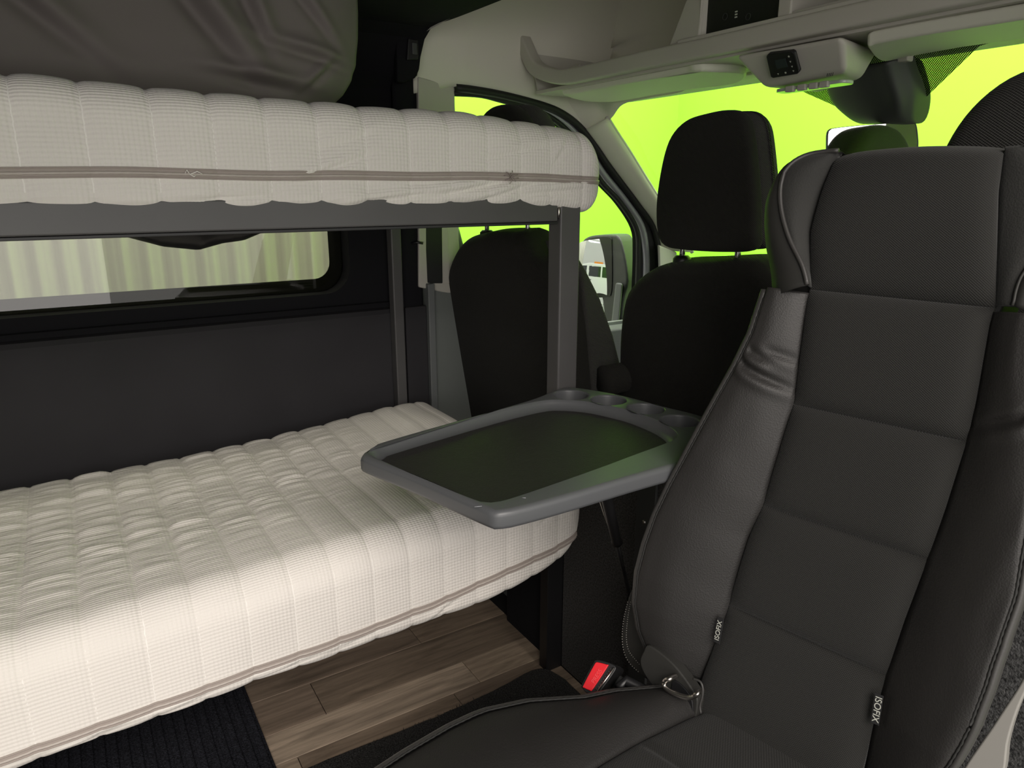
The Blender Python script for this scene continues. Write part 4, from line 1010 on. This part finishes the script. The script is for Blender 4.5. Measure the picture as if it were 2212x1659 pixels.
inner = [(0.0161, 0.3662), (0.0092, 0.3765), (-0.0002, 0.3928), (-0.0267, 0.5134), (-0.0472, 0.6194), (-0.0558, 0.6845), (-0.0575, 0.7273), (-0.049, 0.7572), (-0.0096, 0.7974), (0.0417, 0.8188), (0.0914, 0.8299), (0.153, 0.8283), (0.1957, 0.8171), (0.2197, 0.7991), (0.2308, 0.7597), (0.2428, 0.6845), (0.2531, 0.6238), (0.2642, 0.5476), (0.2744, 0.4672), (0.2762, 0.432), (0.2685, 0.4175), (0.2513, 0.4107), (0.1794, 0.3902), (0.0837, 0.3679), (0.0331, 0.3576)]
inner = resample(inner, 120, closed=True)
cups = [A(-0.0652, 0.8026), A(0.0007, 0.8428), A(0.0802, 0.8642), A(0.1632, 0.8659)]
CR_ = 0.033
import mathutils
def insetp(P, d):
    n = len(P); out = []
    area_ = sum(P[i][0]*P[(i+1) % n][1]-P[(i+1) % n][0]*P[i][1] for i in range(n)); sg = 1 if area_ > 0 else -1
    for i in range(n):
        t_ = P[(i+1) % n]-P[i-1]; t_ /= np.linalg.norm(t_)+1e-9; out.append(P[i]+sg*d*A(-t_[1], t_[0]))
    return np.array(out)
def circ(c, r_, n=32): return np.array([c+r_*A(math.cos(2*math.pi*i/n), math.sin(2*math.pi*i/n)) for i in range(n)])
# keep the cups off the rim line
V = []; Fc = []
def addloop(P, z):
    b = len(V)
    for p in P: V.append((p[0], p[1], z))
    return list(range(b, b+len(P)))
def bridge(a, b):
    n = len(a)
    for i in range(n): Fc.append((a[i], a[(i+1) % n], b[(i+1) % n], b[i]))
# outer wall with rounded top edge
TH = 0.0265
l0 = addloop(insetp(outer, 0.007), TZ-TH); l1 = addloop(insetp(outer, 0.002), TZ-TH+0.002); l2 = addloop(outer, TZ-TH+0.007); l2b = addloop(outer, TZ-0.008)
bridge(l0, l1); bridge(l1, l2); bridge(l2, l2b); prev = l2b
for th in (22, 45, 67, 90):
    a = math.radians(th); L_ = addloop(insetp(outer, 0.008*(1-math.cos(a))), TZ-0.008+0.008*math.sin(a)); bridge(prev, L_); prev = L_
top_outer = prev
# inner recess with rounded lip
ring = []
prev = None
for th in (90, 60, 30, 0):
    a = math.radians(th); L_ = addloop(insetp(inner, -0.005*math.sin(a)+0.0), TZ-0.005*(1-math.sin(a)))
    if prev: bridge(prev, L_)
    else: top_inner = L_
    prev = L_
ib = addloop(insetp(inner, 0.010), TZ-0.020); bridge(prev, ib)
# cup holes: lip, wall, floor
cup_top = []
for c in cups:
    prev = None
    for (rr_, zz_) in ((CR_+0.003, 0), (CR_+0.0008, -0.0009), (CR_, -0.003), (CR_-0.0027, -0.0225), (CR_-0.0035, -0.0238), (CR_-0.0055, -0.024), (CR_-0.016, -0.024)):
        L_ = addloop(circ(c, rr_), TZ+zz_)
        if prev: bridge(prev, L_)
        else: cup_top.append(L_)
        prev = L_
    Fc.append(prev)
loops = [top_outer, top_inner]+cup_top
tess = mathutils.geometry.tessellate_polygon([[Vector(V[i]) for i in L_] for L_ in loops])
flat = [i for L_ in loops for i in L_]
for t_ in tess: Fc.append(tuple(flat[i] for i in t_))
Fc.append(l0)
Fc.append(ib)
tr = link('tray_rim', V, Fc, M['tray'], tt, True)
mod = tr.modifiers.new('wn', 'WEIGHTED_NORMAL'); mod.weight = 50
mat_out = insetp(inner, 0.012)
prism('tray_mat', [(p[0], p[1], TZ-0.0195) for p in mat_out], (0, 0, 0.0025), M['traymat'], tt, bev=0.0, label='dark leather-grained mat in the tray recess')
for (px_, py_, l_) in ((1025, 1095, 0.010), (1128, 1075, 0.004), (1395, 1000, 0.003)):
    q = atz(px_, py_, TZ+0.0004) if px_ < 1200 else atz(px_, py_, TZ-0.010)
    tube('scratch', [q, q+A(0.003, l_*0.9, 0)], 0.0004, M['silver'], tt, seg=4)

st = thing('gas_strut', 'thin black gas strut propping the tray table against the carpeted panel', 'strut', tuple(aty(1360, 1290, 0.97)))
sa_, sb_ = A(0.252, 0.626, 0.837), aty(1362, 1295, 0.985)
sm_ = aty(1329, 1160, 0.835)
sm_ = sa_+(sb_-sa_)*0.40
tube('cylinder', [sa_, sa_+(sb_-sa_)*0.005, sm_-(sm_-sa_)*0.03, sm_], [0.0085, 0.009, 0.009, 0.0105], M['blackplastic'], st, seg=16)
tube('rod', [sm_, sb_], 0.004, M['chrome'] if False else M['blackplastic'], st, seg=12)
tube('cable', [sa_+A(-0.02, 0, 0), sa_+(sb_-sa_)*0.2+A(-0.014, 0, 0), sa_+(sb_-sa_)*0.38+A(-0.005, 0, 0)], 0.004, M['steel'], st, seg=8)
tube('ball_joint', [sb_+A(0, -0.006, 0), sb_+A(0, 0.012, -0.004)], 0.007, M['blackplastic'], st, seg=12)

# =================================================================== FLOOR MATS
rm = thing('ribbed_floor_mat', 'black ribbed carpet mat at the bottom left below the bunk', 'mat', (-0.5, -0.1, 0.0))
e0, e1 = atz(510, 1495, 0.008), atz(625, 1659, 0.008)
YR = (e0[1]+e1[1])/2
box('mat_base', -0.80, 0.05, -0.75, 0.25, 0.0005, 0.006, M['ribmat'], rm, bev=0.002)
nr = 0
y_ = 0.235
while y_ > -0.72:
    box('rib', -0.797, 0.047, y_-0.0075, y_+0.0075, 0.006, 0.0125, M['ribmat'], rm, bev=0.003); y_ -= 0.024
cm = thing('pile_floor_mat', 'black pile carpet mat on the laminate in front of the foreground seat', 'mat', (-0.1, 0.7, 0.0))
mp_ = [(-0.345, 0.30), (-0.338, 0.60), (-0.345, 0.80), (-0.358, 0.93), (-0.30, 0.965), (-0.20, 0.968), (0.30, 0.97), (0.45, 0.60), (0.42, 0.10), (-0.30, 0.10)]
bx_ = resample(mp_, 120, closed=True)
bx_ = [A(p[0]+0.004*noise.noise(Vector((p[0]*60, p[1]*60, 0))), p[1]+0.004*noise.noise(Vector((p[0]*60, p[1]*60, 5)))) for p in bx_]
prism('pile', [(p[0], p[1], 0.001) for p in bx_], (0, 0, 0.009), M['matpile'], cm, bev=0.003)
tube('edge_binding', [(p[0], p[1], 0.0035) for p in resample(mp_, 120, closed=True)], 0.0035, mat('tan_mat_edge', (0.16, 0.12, 0.085), 0.8), cm, seg=6, closed=True)
for (i0) in (0,):
    V = []; Fc = []; rg = random.Random(3)
    for k_ in range(5200):
        x_ = rg.uniform(-0.34, -0.05); y_ = rg.uniform(0.28, 0.95)
        h_ = rg.uniform(0.004, 0.009); a = rg.uniform(0, 6.28); dx_, dy_ = 0.0011*math.cos(a), 0.0011*math.sin(a); lx, ly = rg.uniform(-0.004, 0.004), rg.uniform(-0.004, 0.004)
        b = len(V); V += [(x_-dx_, y_-dy_, 0.009), (x_+dx_, y_+dy_, 0.009), (x_+lx, y_+ly, 0.009+h_)]; Fc.append((b, b+1, b+2))
    o = link('tufts', V, Fc, M['matpile'], cm, kind='stuff')

# =================================================================== FOREGROUND SEAT
PSI = math.radians(12); LEAN = math.radians(14)
SP = A(0.438, 0.683, 0.5525); SK = 0.93  # whole seat shrunk about the camera position; anchor and factor hold the result
SR = A(math.cos(PSI), math.sin(PSI), 0); N0 = A(math.sin(PSI), -math.cos(PSI), 0)
SU = -N0*math.sin(LEAN)+A(0, 0, math.cos(LEAN)); SN = np.cross(SR, SU)
def S(u, v, n=0.0): return SP+SK*(SR*u+SU*v+SN*n)
fs = thing('travel_seat', 'large charcoal seat with leather side bolsters facing the camera at the right', 'seat', (0.44, 0.7, 0.0))
vL = A(-0.05, 0.033, 0.088, 0.135, 0.179, 0.267, 0.322, 0.397, 0.478, 0.560, 0.618, 0.641, 0.714, 0.774, 0.829, 0.86)
uL = A(-0.026, -0.024, -0.019, -0.012, -0.009, -0.001, 0.009, 0.016, 0.021, 0.015, 0.009, 0.009, -0.002, 0.002, 0.009, 0.016)
def usL(v): return float(np.interp(v, vL, uL))
def usR(v): return float(np.interp(v, [-0.05, 0.047, 0.111, 0.152, 0.236, 0.317, 0.385, 0.47, 0.518, 0.612, 0.638, 0.774, 0.82, 0.86], [0.213, 0.211, 0.209, 0.211, 0.217, 0.226, 0.232, 0.237, 0.237, 0.232, 0.233, 0.209, 0.205, 0.20]))
def topv(u): return 0.823+0.010*math.exp(-((u-0.11)/0.12)**2)-0.0
# centre panels
seamv = [-0.05, 0.157, 0.317, 0.470, 0.633]
for k_ in range(4):
    va, vb = seamv[k_], seamv[k_+1]
    def f(u, v, va=va, vb=vb):
        a, b = usL(v), usR(v); uu = a+(b-a)*u; t_ = (v-va)/(vb-va)
        eu = min(u, 1-u)*(b-a); ev = min(v-va if va > 0 else 1, vb-v)
        n_ = 0.013*(1-math.exp(-max(0, eu)/0.013))*(1-math.exp(-max(0, ev)/0.009))+0.004*math.sin(math.pi*min(1, max(0, t_)))
        if k_ == 0: n_ += 0.012*max(0, (0.08-v)/0.08) if v < 0.08 else 0
        return S(uu, v, n_-0.004)
    us = np.unique(np.concatenate([np.linspace(0, 0.12, 12), np.linspace(0.12, 0.88, 24), np.linspace(0.88, 1, 12)]))
    vs_ = np.unique(np.concatenate([np.linspace(va, va+0.02, 9), np.linspace(va+0.02, vb-0.02, 12), np.linspace(vb-0.02, vb, 9)]))
    grid('back_panel', f, us, vs_, M['seatfabric'], fs, thick=-SN*0.012)
def fh(u, t_):
    v = 0.633+(topv(0.1)-0.633)*t_; v0 = min(v, 0.85)
    a, b = usL(v0), usR(v0); uu = a+(b-a)*u
    vt = 0.633+(topv(uu)-0.633)*t_
    eu = min(u, 1-u)*(b-a); ev = min(t_*0.2, 10)
    n_ = 0.010*(1-math.exp(-eu/0.012))*(1-math.exp(-ev/0.010))+0.014*math.sin(math.pi*min(1, t_*0.9))-0.030*max(0, (t_-0.88)/0.12)**2
    return S(uu, vt, n_-0.004)
grid('headrest_panel', fh, np.unique(np.concatenate([np.linspace(0, 0.12, 10), np.linspace(0.12, 0.88, 24), np.linspace(0.88, 1, 10)])), np.concatenate([np.linspace(0, 0.1, 7, endpoint=False), np.linspace(0.1, 1, 30)]), M['seatfabric'], fs, thick=-SN*0.02)
# wings : left outline (silhouette) and piping line
vO = A(0.60, 0.654, 0.693, 0.738, 0.770, 0.800, 0.815, 0.824); uO = A(-0.062, -0.074, -0.087, -0.095, -0.092, -0.072, -0.046, -0.005)
wp_uv = [(0.017, 0.636), (0.004, 0.662), (-0.023, 0.699), (-0.043, 0.739), (-0.051, 0.775), (-0.045, 0.800), (-0.028, 0.817), (-0.005, 0.823), (0.012, 0.824)]
wpc = resample([A(*p) for p in wp_uv], 40)
sil_uv = [(-0.058, 0.608), (-0.070, 0.652), (-0.085, 0.693), (-0.094, 0.738), (-0.090, 0.770), (-0.069, 0.802), (-0.045, 0.817), (-0.014, 0.826), (0.010, 0.828)]
slc = resample([A(*p) for p in sil_uv], 40)
ctr_uv = resample([A(usL(v)+0.0, v) for v in np.linspace(0.636, 0.824, 12)], 40)
UC = 0.111
def sm0(d): return 0.5*(d+math.sqrt(d*d+0.0004))
def wing(sgn, names):
    wk = 1.0 if sgn > 0 else 0.45
    def mir(u): return u
    if sgn > 0: C_, W_, L_ = ctr_uv, wpc, slc
    else:
        C_ = [A(usR(p[1]), p[1]) for p in ctr_uv]
        W_ = [A(usR(p[1])+0.012+sm0(usL(p[1])-p[0])*1.1, p[1]) for p in wpc]; L_ = [A(usR(p[1])+0.034+sm0(usL(p[1])-p[0])*0.95, p[1]) for p in slc]
    def fin(i, t_):
        a, b = C_[int(i)], W_[int(i)]; p = a+(b-a)*t_
        w = np.linalg.norm(b-a); n_ = 0.002+0.026*t_**0.8+0.010*math.sin(math.pi*t_)*min(1, w/0.03)
        n_ *= 1-0.75*max(0, (p[1]-0.79)/0.035)**2 if p[1] > 0.79 else 1
        n_ *= wk
        return S(mir(p[0]), p[1], n_-0.004)
    grid(names[0], fin, range(40), np.linspace(0, 1, 12), M['seatmesh'], fs, thick=-SN*0.012)
    def fo(i, t_):
        a, b = W_[int(i)], L_[int(i)]; vtx = (a[1]-0.79)/0.035
        na = 0.028*(1-0.75*max(0, vtx)**2 if vtx > 0 else 1)
        th = t_*math.pi*0.62; 
        s_ = math.sin(min(th, math.pi/2)) if t_ < 0.8 else 1.0
        p = a+(b-a)*min(1, math.sin(t_*math.pi/2))
        n_ = wk*(na+0.008*math.sin(math.pi*t_*1.0))-0.10*(1-math.cos(t_*math.pi/2))
        return S(mir(p[0]), p[1], n_-0.004)
    grid(names[1], fo, range(40), np.linspace(0, 1, 16), M['leather_soft'], fs, thick=-SN*0.004)
    pp_ = []
    for p in W_:
        vtx = (p[1]-0.79)/0.035; na = 0.028*(1-0.75*max(0, vtx)**2 if vtx > 0 else 1); pp_.append(S(mir(p[0]), p[1], na*wk-0.002))
    tube('wing_piping', pp_, 0.0030 if sgn > 0 else 0.0016, M['piping'] if sgn > 0 else M['leather_soft'], fs, seg=8)
wing(1, ('wing_inner', 'wing_outer')); wing(-1, ('wing_inner', 'wing_outer'))
# side bolsters
bo_v = A(0.03, 0.07, 0.11, 0.16, 0.21, 0.26, 0.31, 0.36, 0.41, 0.46, 0.51, 0.56, 0.63)
bo_u = A(-0.108, -0.128, -0.139, -0.143, -0.140, -0.133, -0.121, -0.106, -0.092, -0.077, -0.062, -0.050, -0.044)
bo_n = A(0.030, 0.045, 0.054, 0.058, 0.058, 0.056, 0.053, 0.050, 0.046, 0.042, 0.037, 0.033, 0.028)
def bolster(sgn):
    def mir(u, v): return u if sgn > 0 else (usR(v)+(usL(v)-u)*0.77)
    def prof_(v, t_):
        uo = float(np.interp(v, bo_v, bo_u)); nb = float(np.interp(v, bo_v, bo_n)); a = usL(v)
        uu = a+(uo-a)*(math.sin(t_*math.pi/2)**0.9 if t_ < 1 else 1)
        # climbs steeply from the seam, crest, falls a little to the piping
        n_ = nb*(1-math.exp(-t_*3.0))*1.05-0.012*t_**3
        return uu, n_
    def f(v, t_):
        uu, n_ = prof_(v, t_)
        n_ += 0.0012*noise.noise(Vector((v*14, t_*4, sgn)))
        # creases where the leather folds at elbow height
        for (v0, sl2, a_, t0, t1) in ((0.515, -0.03, 0.0055, 0.25, 0.75), (0.490, -0.035, 0.008, 0.05, 0.85), (0.532, -0.02, 0.004, 0.0, 0.4)):
            if sgn > 0 or v0 == 0.490:
                d = v-(v0+sl2*t_*-1.0); w = math.exp(-((t_-(t0+t1)/2)/((t1-t0)/2))**4)
                n_ += w*(-a_*math.exp(-(d/0.0055)**2)+0.55*a_*math.exp(-((d+0.012)/0.008)**2))
        return S(mir(uu, v), v, n_-0.003)
    grid('side_bolster', f, np.linspace(0.03, 0.628, 132), np.linspace(0, 1, 26), M['leather'], fs, thick=-SN*0.02)
    # rolled edge beyond the seam
    def g(v, t_):
        uo = float(np.interp(v, bo_v, bo_u)); _, n1 = prof_(v, 1.0)
        return S(mir(uo-0.011*math.sin(t_*math.pi*0.75)-0.002, v), v, n1-0.003-0.014*(1-math.cos(t_*math.pi*0.75))+0.004*math.sin(t_*math.pi))
    grid('edge_roll', g, np.linspace(0.035, 0.625, 80), np.linspace(0, 1, 10), M['piping'], fs, thick=-SN*0.003)
    st_ = []
    for v in np.linspace(0.035, 0.612, 120):
        uo = float(np.interp(v, bo_v, bo_u)); _, n1 = prof_(v, 1.0); st_.append(S(mir(uo-0.0005, v), v, n1-0.0015))
    tube('edge_seam', st_, [0.0011+0.0006*(i % 2) for i in range(len(st_))], M['darkthread'], fs, seg=6)
    # side wall to the shell
    def h(v, t_):
        uo = float(np.interp(v, bo_v, bo_u)); _, n1 = prof_(v, 1.0)
        return S(mir(uo-0.006+0.02*t_, v), v, n1-0.022-0.085*t_)
    grid('side_wall', h, np.linspace(0.0, 0.63, 60), np.linspace(0, 1, 8), M['leather_soft'], fs, thick=SR*0.004*sgn)
bolster(1); bolster(-1)
# back shell
shell = [(-0.09, -0.10), (-0.10, 0.1), (-0.095, 0.25), (-0.06, 0.42), (-0.035, 0.56), (-0.05, 0.66), (-0.065, 0.73), (-0.045, 0.79), (0.0, 0.812)]
shell = shell+[(UC+(UC-u)*0.84, v) for u, v in shell[::-1]]
pillow('back_shell', resample([A(*p)*SK for p in shell], 90, closed=True), SP, SR, SU, SN, -0.088, -0.012, 0.02, M['leather_soft'], fs)
# pale stitching along the shell edge
sv = np.linspace(0.42, 0.66, 40)
dash = []
for i, v in enumerate(np.linspace(0.44, 0.70, 46)):
    q0 = S(float(np.interp(v, [0.44, 0.52, 0.6, 0.7], [-0.082, -0.064, -0.066, -0.088])), v, -0.004); q1 = q0+SU*0.0032
    dash.append((q0, q1))
def dashes(name, segs, r_, m_):
    V = []; Fc = []
    for a, b in segs:
        t_ = (b-a)/np.linalg.norm(b-a); e = np.cross(t_, SN); e /= np.linalg.norm(e); k0 = len(V)
        for p in (a, b):
            for w in (e*r_, SN*r_, -e*r_, -SN*r_): V.append(p+w)
        for j in range(4): Fc.append((k0+j, k0+(j+1) % 4, k0+4+(j+1) % 4, k0+4+j))
        Fc.append((k0, k0+1, k0+2, k0+3)); Fc.append((k0+4, k0+5, k0+6, k0+7))
    return link(name, V, Fc, m_, fs, kind='stuff')
# lower side flap of the cover with double stitching, left of the bolster
flap = [onplane(x, y, SP-SN*0.02, SN) for x, y in ((1368, 1270), (1352, 1310), (1344, 1360), (1344, 1400), (1355, 1430), (1380, 1455), (1405, 1470), (1430, 1440), (1400, 1300))]
prism('cover_flap', resample(flap, 50, closed=True), -SN*0.03, M['leather_soft'], fs, bev=0.004)
def flapline(px):
    P = resample([onplane(x, y, SP-SN*0.0175, SN) for x, y in px], 60); return [(P[i], P[i]+(P[i+1]-P[i])*0.55) for i in range(0, 59, 2)]
dashes('stitching', flapline([(1362, 1300), (1356, 1335), (1353, 1375), (1358, 1405), (1375, 1428), (1382, 1436)])+flapline([(1356, 1300), (1347, 1340), (1344, 1380), (1349, 1412), (1362, 1435), (1380, 1452)]), 0.0007, M['thread'])
# ISOFIX anchor pocket and steel loop
pk = [S(u, v, 0.012) for u, v in ((-0.112, 0.045), (-0.105, 0.058), (-0.06, 0.050), (-0.02, 0.028), (-0.008, 0.012), (-0.012, -0.03), (-0.06, -0.012), (-0.10, 0.008), (-0.115, 0.025))]
prism('anchor_pocket', resample(pk, 50, closed=True), SN*0.022, M['leather_soft'], fs, bev=0.006, label='black leather flap over the child-seat anchor')
prism('anchor_recess', resample([S(u, v, 0.035) for u, v in ((-0.052, 0.028), (-0.018, 0.016), (-0.012, -0.022), (-0.045, -0.004))], 30, closed=True), SN*0.003, M['blackplastic'], fs, bev=0.001)
lp = [onplane(x, y, SP+SN*0.052, SN) for x, y in ((1447, 1466), (1438, 1470), (1434, 1479), (1443, 1490), (1465, 1501), (1487, 1507), (1500, 1504), (1506, 1497))]
lp = [lp[0]-SN*0.016]+lp+[lp[-1]-SN*0.016]
tube('anchor_loop', lp, 0.0034, M['steel'], fs, seg=12, n=50, label='bent steel anchor loop')
tube('pocket_piping', [onplane(x, y, SP+SN*0.05, SN) for x, y in ((1497, 1466), (1512, 1472), (1518, 1486), (1517, 1505), (1512, 1525), (1514, 1541))], 0.0016, M['piping'], fs, seg=8, n=24)
# woven ISOFIX tags
def isotag(px, py, dirpx, n_, lab, size):
    q = onplane(px, py, SP+SN*n_, SN); d = onplane(px+dirpx[0], py+dirpx[1], SP+SN*n_, SN)-q; d /= np.linalg.norm(d); e = np.cross(SN, d)
    L_ = 0.018; w_ = 0.0048
    tg = prism('fabric_tag', [q-d*L_-e*w_, q+d*L_-e*w_, q+d*L_+e*w_, q-d*L_+e*w_], -SN*0.0012, M['frame_dark'], fs, bev=0.0003, label=lab)
    tx = text_mesh('tag_lettering', 'ISOFIX', size, q+SN*0.0005, d, e, 0.0002, M['icon'], tg)
    return tg
isotag(1894, 1532, (-8, 50), 0.012, 'black tag with white lettering', 0.0105)
isotag(1552, 1362, (9, -50), 0.009, 'black tag with white lettering, half tucked in', 0.0095)
# seat cushion : plane rising a little to the front
def K(u, w, h=0.0): return SP+SK*(SR*u+N0*w+A(0, 0, 1)*(h+0.03*min(1, w/0.3)))
cw_ = A(0.00, 0.05, 0.10, 0.15, 0.22, 0.28, 0.34, 0.41, 0.50, 0.56)
co_u = A(-0.045, -0.075, -0.105, -0.125, -0.170, -0.192, -0.202, -0.206, -0.205, -0.18)
ce_u = A(0.0, -0.012, -0.02, -0.028, -0.034, -0.038, -0.040, -0.042, -0.044, -0.044)
def cush(sgn):
    def mir(u): return u if sgn > 0 else 2*0.115-u
    def f(w, t_):
        a = float(np.interp(w, cw_, ce_u)); b = float(np.interp(w, cw_, co_u)); u = a+(b-a)*t_
        return K(mir(u), w, 0.020*(1-math.exp(-t_*4))-0.006*t_**3+0.004*math.sin(math.pi*t_))
    grid('cushion_bolster', f, np.linspace(-0.03, 0.56, 70), np.linspace(0, 1, 22), M['leather'], fs, thick=A(0, 0, -0.015))
    def g(w, t_):
        b = float(np.interp(w, cw_, co_u)); th = t_*math.pi*0.6
        return K(mir(b-0.013*math.sin(th)-0.001), w, 0.015-0.014*(1-math.cos(th))+0.003*math.sin(th*1.6))
    grid('cushion_edge_roll', g, np.linspace(-0.03, 0.56, 70), np.linspace(0, 1, 10), M['piping'], fs, thick=A(0, 0, -0.003))
    tube('cushion_seam', [K(mir(float(np.interp(w, cw_, co_u))), w, 0.0155) for w in np.linspace(-0.02, 0.55, 120)], [0.0010+0.0006*(i % 2) for i in range(120)], M['darkthread'], fs, seg=6)
    def h(w, t_):
        b = float(np.interp(w, cw_, co_u)); return K(mir(b-0.010+0.02*t_), w, 0.0-0.10*t_)
    grid('cushion_side', h, np.linspace(-0.03, 0.56, 40), np.linspace(0, 1, 6), M['leather_soft'], fs, thick=SR*0.004*sgn)
cush(1); cush(-1)
def fc(w, t_):
    a = float(np.interp(w, cw_, ce_u)); b = 0.23-a; u = a+(b-a)*t_; e = min(t_, 1-t_)*(b-a)
    sm = sum(-0.006*math.exp(-((w-(w0+0.18*0))/0.006)**2) for w0 in (0.15, 0.32))*(1-math.exp(-e/0.01))
    return K(u, w, -0.003+0.011*(1-math.exp(-e/0.012))+sm)
grid('cushion_panel', fc, np.linspace(-0.04, 0.56, 110), np.concatenate([np.linspace(0, 0.1, 8, endpoint=False), np.linspace(0.1, 0.9, 20), np.linspace(0.92, 1, 7)]), M['seatfabric'], fs, thick=A(0, 0, -0.02))
hexa('cushion_core', [K(-0.10, -0.02, -0.12), K(0.33, -0.02, -0.12), K(0.40, 0.54, -0.15), K(-0.17, 0.54, -0.15), K(-0.03, 0.0, -0.008), K(0.26, 0.0, -0.008), K(0.40, 0.54, -0.008), K(-0.17, 0.54, -0.008)], M['leather_soft'], fs, bev=0.006)
hexa('seat_base', [S(-0.05, 0)*A(1, 1, 0)-N0*0.0+A(0, 0, 0), S(0.30, 0)*A(1, 1, 0), S(0.30, 0)*A(1, 1, 0)+N0*0.42, S(-0.05, 0)*A(1, 1, 0)+N0*0.42,
                   S(-0.05, 0)*A(1, 1, 0)+A(0, 0, 0.39), S(0.30, 0)*A(1, 1, 0)+A(0, 0, 0.39), S(0.30, 0)*A(1, 1, 0)+N0*0.42+A(0, 0, 0.39), S(-0.05, 0)*A(1, 1, 0)+N0*0.42+A(0, 0, 0.39)], M['blackplastic'], fs, bev=0.01)
# greige side cover at the lower right of the seat
gc = [onplane(x, y, SP+SR*0.0-SN*0.03, SN) for x, y in ((2240, 1400), (2205, 1475), (2150, 1560), (2070, 1690), (2158, 1690), (2178, 1600), (2200, 1530), (2240, 1440))]
prism('recliner_cover', resample(gc, 40, closed=True), -SN*0.02, M['greige'], fs, bev=0.008, label='greige plastic side cover')

# seat belt buckle
bk = thing('seatbelt_buckle', 'black seat belt buckle with red press button left of the seat cushion', 'buckle', (0.285, 0.60, 0.50))
BO = aty(1290, 1463, 0.57)
vdir = EYE-BO; vdir /= np.linalg.norm(vdir)
bn_ = A(0.42, -0.66, 0.62); bn_ /= np.linalg.norm(bn_)      # button faces up and back
def bp(x, y, off=0.0): return onplane(x, y, BO+bn_*off, bn_)
face_ = [bp(x, y) for x, y in ((1258, 1487), (1256, 1480), (1282, 1432), (1290, 1425), (1318, 1432), (1330, 1440), (1327, 1452), (1292, 1500), (1280, 1503), (1266, 1497))]
prism('buckle_housing', resample(face_, 40, closed=True), -bn_*0.055, M['blackplastic'], bk, bev=0.003)
rb = [bp(x, y, 0.001) for x, y in ((1261, 1481), (1286, 1434), (1292, 1431), (1312, 1436), (1313, 1441), (1281, 1490), (1276, 1492), (1263, 1486))]
prism('press_button', resample(rb, 40, closed=True), bn_*0.0035, M['red'], bk, bev=0.0012, label='red press button')
qa, qb = bp(1276, 1482, 0.0050), bp(1302, 1440, 0.0050)
text_mesh('button_lettering', 'PRESS', 0.0085, (qa+qb)/2, qb-qa, np.cross(bn_, qb-qa), 0.0002, M['redlight'], bk)
tube('bright_edge', [bp(1286, 1500, 0.002), bp(1326, 1443, 0.002)], 0.0016, M['steel'], bk, seg=8)
for i in range(9):
    t_ = i/8; q0 = bp(1287+t_*30, 1488-t_*44, 0.001); q1 = bp(1291+t_*30, 1490-t_*44, 0.001); tube('grip_rib', [q0, q1], 0.0008, M['darkplastic'], bk, seg=5)
tube('buckle_stalk', [BO-bn_*0.045+A(0.01, 0.01, 0), BO-bn_*0.09+A(0.03, 0.03, -0.02), A(0.43, 0.68, 0.50)], [0.012, 0.010, 0.010], M['rubber'], bk, seg=12)
tube('webbing', [bp(1336, 1488, -0.01), bp(1350, 1470, -0.02), A(0.43, 0.70, 0.51)], 0.008, M['blackplastic'], bk, seg=8)

# carpeted step at the door side
struct(box('carpeted_step', 0.62, 0.93, -0.75, 1.02, -0.02, 0.10, M['greycarpet'], bev=0.004))
